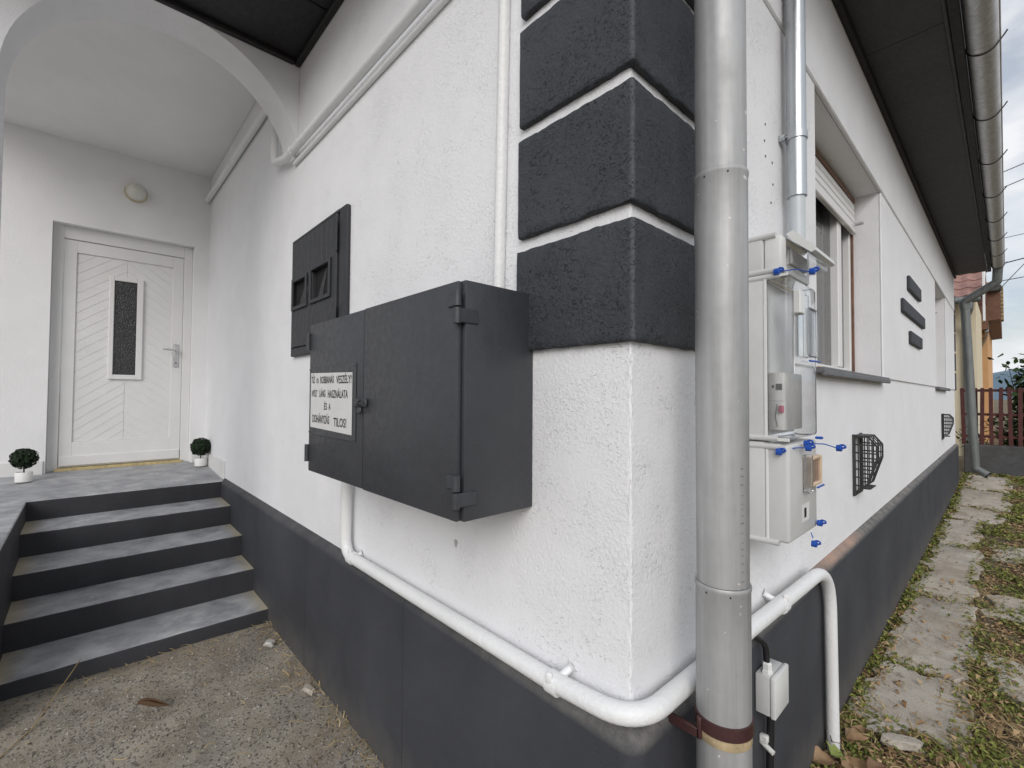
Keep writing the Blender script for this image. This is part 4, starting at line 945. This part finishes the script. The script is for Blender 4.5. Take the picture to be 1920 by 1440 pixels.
def leaf(name, c, size, mat, label, rot, pitch, curl, lobes, seed):
    V = []; Fc = []; n = 18; rg = random.Random(seed); rows = 4
    for i in range(n + 1):
        t_ = i / n; w = math.sin(math.pi * t_ ** .8) * .42 * (1 + lobes * .28 * math.sin(t_ * math.pi * 5 + seed)); 
        for r in range(-rows, rows + 1):
            s = r / rows; V.append((size * (t_ - .5), size * w * s, size * (curl * (s * s) * w * 1.6 + curl * .8 * (t_ - .5) ** 2 + .03 * math.sin(9 * t_ + 5 * s + seed))))
    k = 2 * rows + 1
    for i in range(n):
        for r in range(2 * rows): a = i * k + r; Fc.append((a, a + 1, a + k + 1, a + k))
    o = raw(name, V, Fc, mat, smooth=80); o.location = c; o.rotation_euler = (pitch, rg.uniform(-.25, .25), rot); return tag(o, label, 'leaf', 'fallen leaves by the gas pipe')
for (nm, c, s, mt_, lb, rt, pt, cu, lo, sd) in (
    ('fallen_leaf', (.062, 1.195, .045), .085, M_DRY1, 'large tan dry leaf left of the gas pipe foot', .3, .2, .5, .3, 1),
    ('fallen_leaf', (.092, 1.255, .062), .075, M_DRY2, 'yellow green lobed leaf in front of the gas pipe foot', 1.3, .35, .3, 1., 2),
    ('fallen_leaf', (.150, 1.245, .045), .095, M_DRY1, 'pale tan leaf right of the yellow green leaf', 2.2, -.2, .5, .3, 3),
    ('fallen_leaf', (.135, 1.40, .060), .080, M_DRY1, 'tan curled leaf behind the gas pipe foot', .6, -.4, .7, .4, 4),
    ('fallen_leaf', (.052, 1.345, .058), .075, M_DRY3, 'brown curled leaf leaning on the plinth', 1.9, .8, .6, .4, 5),
    ('fallen_leaf', (.120, 1.49, .045), .060, M_DRY1, 'small pale leaf beyond the gas pipe', 2.8, .1, .5, .2, 6),
    ('fallen_leaf', (.21, 1.31, .040), .070, M_DRY3, 'brown leaf nearest the lower edge beside the tan leaf', .9, .1, .5, .4, 7)): leaf(nm, c, s, mt_, lb, rt, pt, cu, lo, sd)
o = leaf('dry_pod', (-1.975, -.62, .064), .17, M_DRY3, 'long dry brown seed pod on the concrete yard', .75, .5, .9, .0, 9); o.scale = (.9, .11, .5); o['category'] = 'seed pod'; del o['group']
MB().tube(fillet([(-2.47, -.86, .15), (-2.36, -.90, .13), (-2.15, -1.0, .06), (-2.0, -1.09, .056)], .06, 6), .0022, 6).build('dry_stalk', M_STRAW)
tag(bpy.data.objects['dry_stalk'], 'long straw-coloured stalk leaning on the lowest step', 'stalk')

# ================================================================== beyond the house: low wall, fence, neighbours
lw = MB().box(.03, 5.2, 10.45, 10.70, -.05, .615, .01).build('boundary_wall', M_WALLGREY); tag(lw, 'low dark grey boundary wall under the red fence', 'wall')
fen = thing('picket_fence', (1.5, 10.58, .615), 'dark red picket fence standing on the low grey wall', 'fence')
for z in (1.555, 1.14, .76): MB().box(.0, 5.2, 10.56, 10.585, z - .022, z + .022, .003).build('rail', M_FENCE, fen)
pk = MB().prism([(-.026, 0), (.026, 0), (.026, .97), (.015, .99), (-.015, .99), (-.026, .97)], 1, -.011, .011).mesh('picket', M_FENCE)
for k in range(46):
    o = bpy.data.objects.new('picket', pk); COL.objects.link(o); o.parent = fen; o.matrix_parent_inverse = Matrix.Translation(-fen.location)
    o.location = (.03 + .112 * k + random.uniform(-.006, .006), 10.545, .618 + random.uniform(-.008, .008)); o.rotation_euler = (0, random.uniform(-.02, .02), 0)
for x in (.17, 1.9, 3.6): MB().box(x - .035, x + .035, 10.59, 10.66, .60, 1.60, .004).build('post', M_FENCE, fen)
# neighbour with pink-brown tiles
ha = thing('neighbour_house', (-2, 15, 0), 'cream neighbouring house with pink-brown tiled roof', 'house')
MB().box(-7, .10, 14.0, 17.6, 0, 3.75).build('wall', M_CREAM, ha)
ra = MB().prism([(13.45, 3.62), (15.8, 5.75), (18.2, 3.62), (15.8, 5.6)], 0, -7, .22).build('roof', M_TILE, ha)
tv = [(u, .5 * .0 + .018 * math.cos(u * 2 * math.pi / .24)) for u in [k * .03 for k in range(9)]]
Vt = [(u, 0, h) for u, h in tv] + [(u, .36, h - .0) for u, h in tv] + [(u, 0, h - .03) for u, h in tv]; Ft = [(i, i + 1, i + 10, i + 9) for i in range(8)] + [(18 + i, 19 + i, i + 1, i) for i in range(8)]
tm = bpy.data.meshes.new('roof_tile'); tm.from_pydata(Vt, [], Ft); tm.materials.append(M_TILE); sl_ = math.atan2(2.13, 2.35)
for r in range(8):
    for c in range(7):
        o = bpy.data.objects.new('roof_tile', tm); COL.objects.link(o); o.parent = ra; q = .31 * r
        o.location = (-1.46 + .24 * c + random.uniform(-.004, .004), 13.40 + q * math.cos(sl_), 3.68 + q * math.sin(sl_) + .02); o.rotation_euler = (sl_ - .06, 0, 0)
MB().box(.222, .262, 13.42, 15.8, 3.55, 3.72, .004, mat=Matrix.Translation((0, 13.42, 3.63)) @ Matrix.Rotation(sl_, 4, 'X') @ Matrix.Translation((0, -13.42, -3.63))).build('verge_board', M_WFRAME, ra)
MB().box(.225, .265, 13.38, 13.5, 3.1, 4.25, .004).build('verge_post', M_WFRAME, ra)
MB().tube([(-7, 13.38, 3.60), (.20, 13.38, 3.60)], .075, 12).build('gutter', M_FARPIPE, ha, smooth=50)
MB().tube(fillet([(.03, 13.38, 3.55), (.03, 13.40, 3.40), (-.06, 13.7, 3.18), (-.06, 13.93, 3.0), (-.06, 13.93, .1)], .08, 6), .06, 12).build('downpipe', M_FARPIPE, ha, smooth=50)
# neighbour with wooden eaves
hb = thing('neighbour_house', (-2, 20, 0), 'peach neighbouring house with brown boarded eaves', 'house')
MB().box(-7, .195, 18.6, 25, 0, 3.95).build('wall', M_PEACH, hb)
for k in range(4): MB().box(-.9, .215, 17.62, 17.65, 3.36 + .17 * k, 3.36 + .17 * k + .165, .004).build('eaves_board', M_BROWN, hb)
MB().box(-.9, .23, 17.66, 18.59, 3.37, 4.05).build('eaves_box', M_BROWN, hb)
m = MB(); m.prism([(.20, 3.60), (.47, 3.63), (.47, 4.45), (.20, 4.60)], 1, 17.7, 24.0); m.build('side_eaves', M_BROWN, hb)
MB().box(.19, .50, 17.5, 17.68, 4.40, 4.55, .01).build('flashing', M_WALLGREY, hb)
for k in range(9): MB().box(.475, .53, 17.7, 18.2, 3.60 + .105 * k, 3.60 + .105 * k + .09, .006).build('roof_tile', M_MOSST, hb)
for k in range(3): MB().tube([(-.05 + .1 * k, 17.5, 4.60 + .02 * math.sin(k)), (.05 + .1 * k, 17.9, 4.66)], .06, 8).build('ridge_tile', M_TILER, hb)
MB().tube(fillet([(.19, 17.75, 3.34), (.16, 18.1, 3.2), (.05, 18.5, 2.95), (.0, 18.55, 2.8)], .1, 6), .045, 10).build('downpipe', M_GALV, hb, smooth=50)
# shrubs behind the fence
def shrub(name, c, h, spread, nst, nleaf, ls, label, seed, mat):
    rg = np.random.default_rng(seed); t_ = thing(name, c, label, 'shrub'); V = []; Fc = []; m = MB(); c = np.array(c)
    for s in range(nst):
        a = rg.uniform(0, 6.28); tip = c + np.array((math.cos(a) * spread * rg.uniform(.3, 1), math.sin(a) * spread * rg.uniform(.3, 1) * .7, h * rg.uniform(.65, 1))); mid = (c + tip) / 2 + np.array((0, 0, h * .14))
        P = [c * (1 - q) ** 2 + mid * 2 * q * (1 - q) + tip * q * q for q in [k / 6 for k in range(7)]]; m.tube([tuple(p) for p in P], [.012 * (1 - .12 * k) for k in range(7)], 6)
        for l in range(nleaf // nst):
            q = rg.uniform(.25, 1.02); p = c * (1 - q) ** 2 + mid * 2 * q * (1 - q) + tip * q * q + rg.normal(size=3) * .07; d = rg.normal(size=3) + np.array((0, 0, -.3)); d /= np.linalg.norm(d); u = np.cross(d, (0, 0, 1)) + .01; u /= np.linalg.norm(u); sz = ls * rg.uniform(.6, 1.25); w = np.cross(d, u); b = len(V)
            V += [tuple(p), tuple(p + d * sz * .35 + u * sz * .36 + w * .1 * sz), tuple(p + d * sz * .72 + u * sz * .25), tuple(p + d * sz), tuple(p + d * sz * .72 - u * sz * .25), tuple(p + d * sz * .35 - u * sz * .36 + w * .1 * sz)]; Fc += [(b, b + 1, b + 2, b + 3), (b, b + 3, b + 4, b + 5)]
    m.build('stems', M_BARK, t_); raw('crown', V, Fc, mat, t_)
shrub('leafy_shrub', (.80, 11.1, .1), 2.25, .50, 14, 560, .14, 'broad-leaved shrub rising above the red fence at the right edge', 21, M_SHRUB)
shrub('garden_bush', (.72, 11.6, .0), 1.25, .5, 14, 700, .10, 'dark low bush behind the red fence', 22, M_WEED)
shrub('garden_bush', (1.55, 11.4, .0), 1.5, .6, 14, 800, .10, 'taller bush behind the fence, under the shrub', 23, M_WEED)
shrub('garden_bush', (.15, 12.4, .0), .8, .35, 8, 260, .08, 'small bush behind the fence near the far downpipe', 24, M_WEED)
# hills
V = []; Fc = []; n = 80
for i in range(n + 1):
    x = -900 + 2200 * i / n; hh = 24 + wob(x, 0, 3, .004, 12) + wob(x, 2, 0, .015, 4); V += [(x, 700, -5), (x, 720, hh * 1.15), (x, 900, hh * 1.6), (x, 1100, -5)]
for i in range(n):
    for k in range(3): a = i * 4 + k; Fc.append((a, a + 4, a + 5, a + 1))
tag(raw('hills', V, Fc, M_HILL, smooth=60), 'distant wooded hills tinted blue for haze', 'hills', kind='structure')
# overhead wires
for i, (a, b, lb, r) in enumerate((((.578, 4.823), (.893, 4.877), 'thick overhead wire just above the gutter end', .013), ((.489, 4.381), (.886, 4.415), 'thin overhead wire crossing below the gutter end', .009), ((.562, 4.30), (.89, 4.731), 'steeply slanting overhead wire by the gutter end', .009),
        ((.566, 7.134), (.928, 7.231), 'topmost overhead wire at the right edge', .010), ((.56, 6.74), (.922, 6.847), 'second overhead wire from the top', .010), ((.542, 5.454), (.902, 5.484), 'faint overhead wire between the upper pair and the thick wire', .007))):
    d = ((b[0] - a[0]), (b[1] - a[1])); p = lambda t_: (a[0] + d[0] * t_, 16.0, a[1] + d[1] * t_)
    o = MB().tube([p(-.6), p(0), p(1), p(6), p(14)], r, 6).build('overhead_wire', M_CABLE); tag(o, lb, 'wire', 'overhead wires')
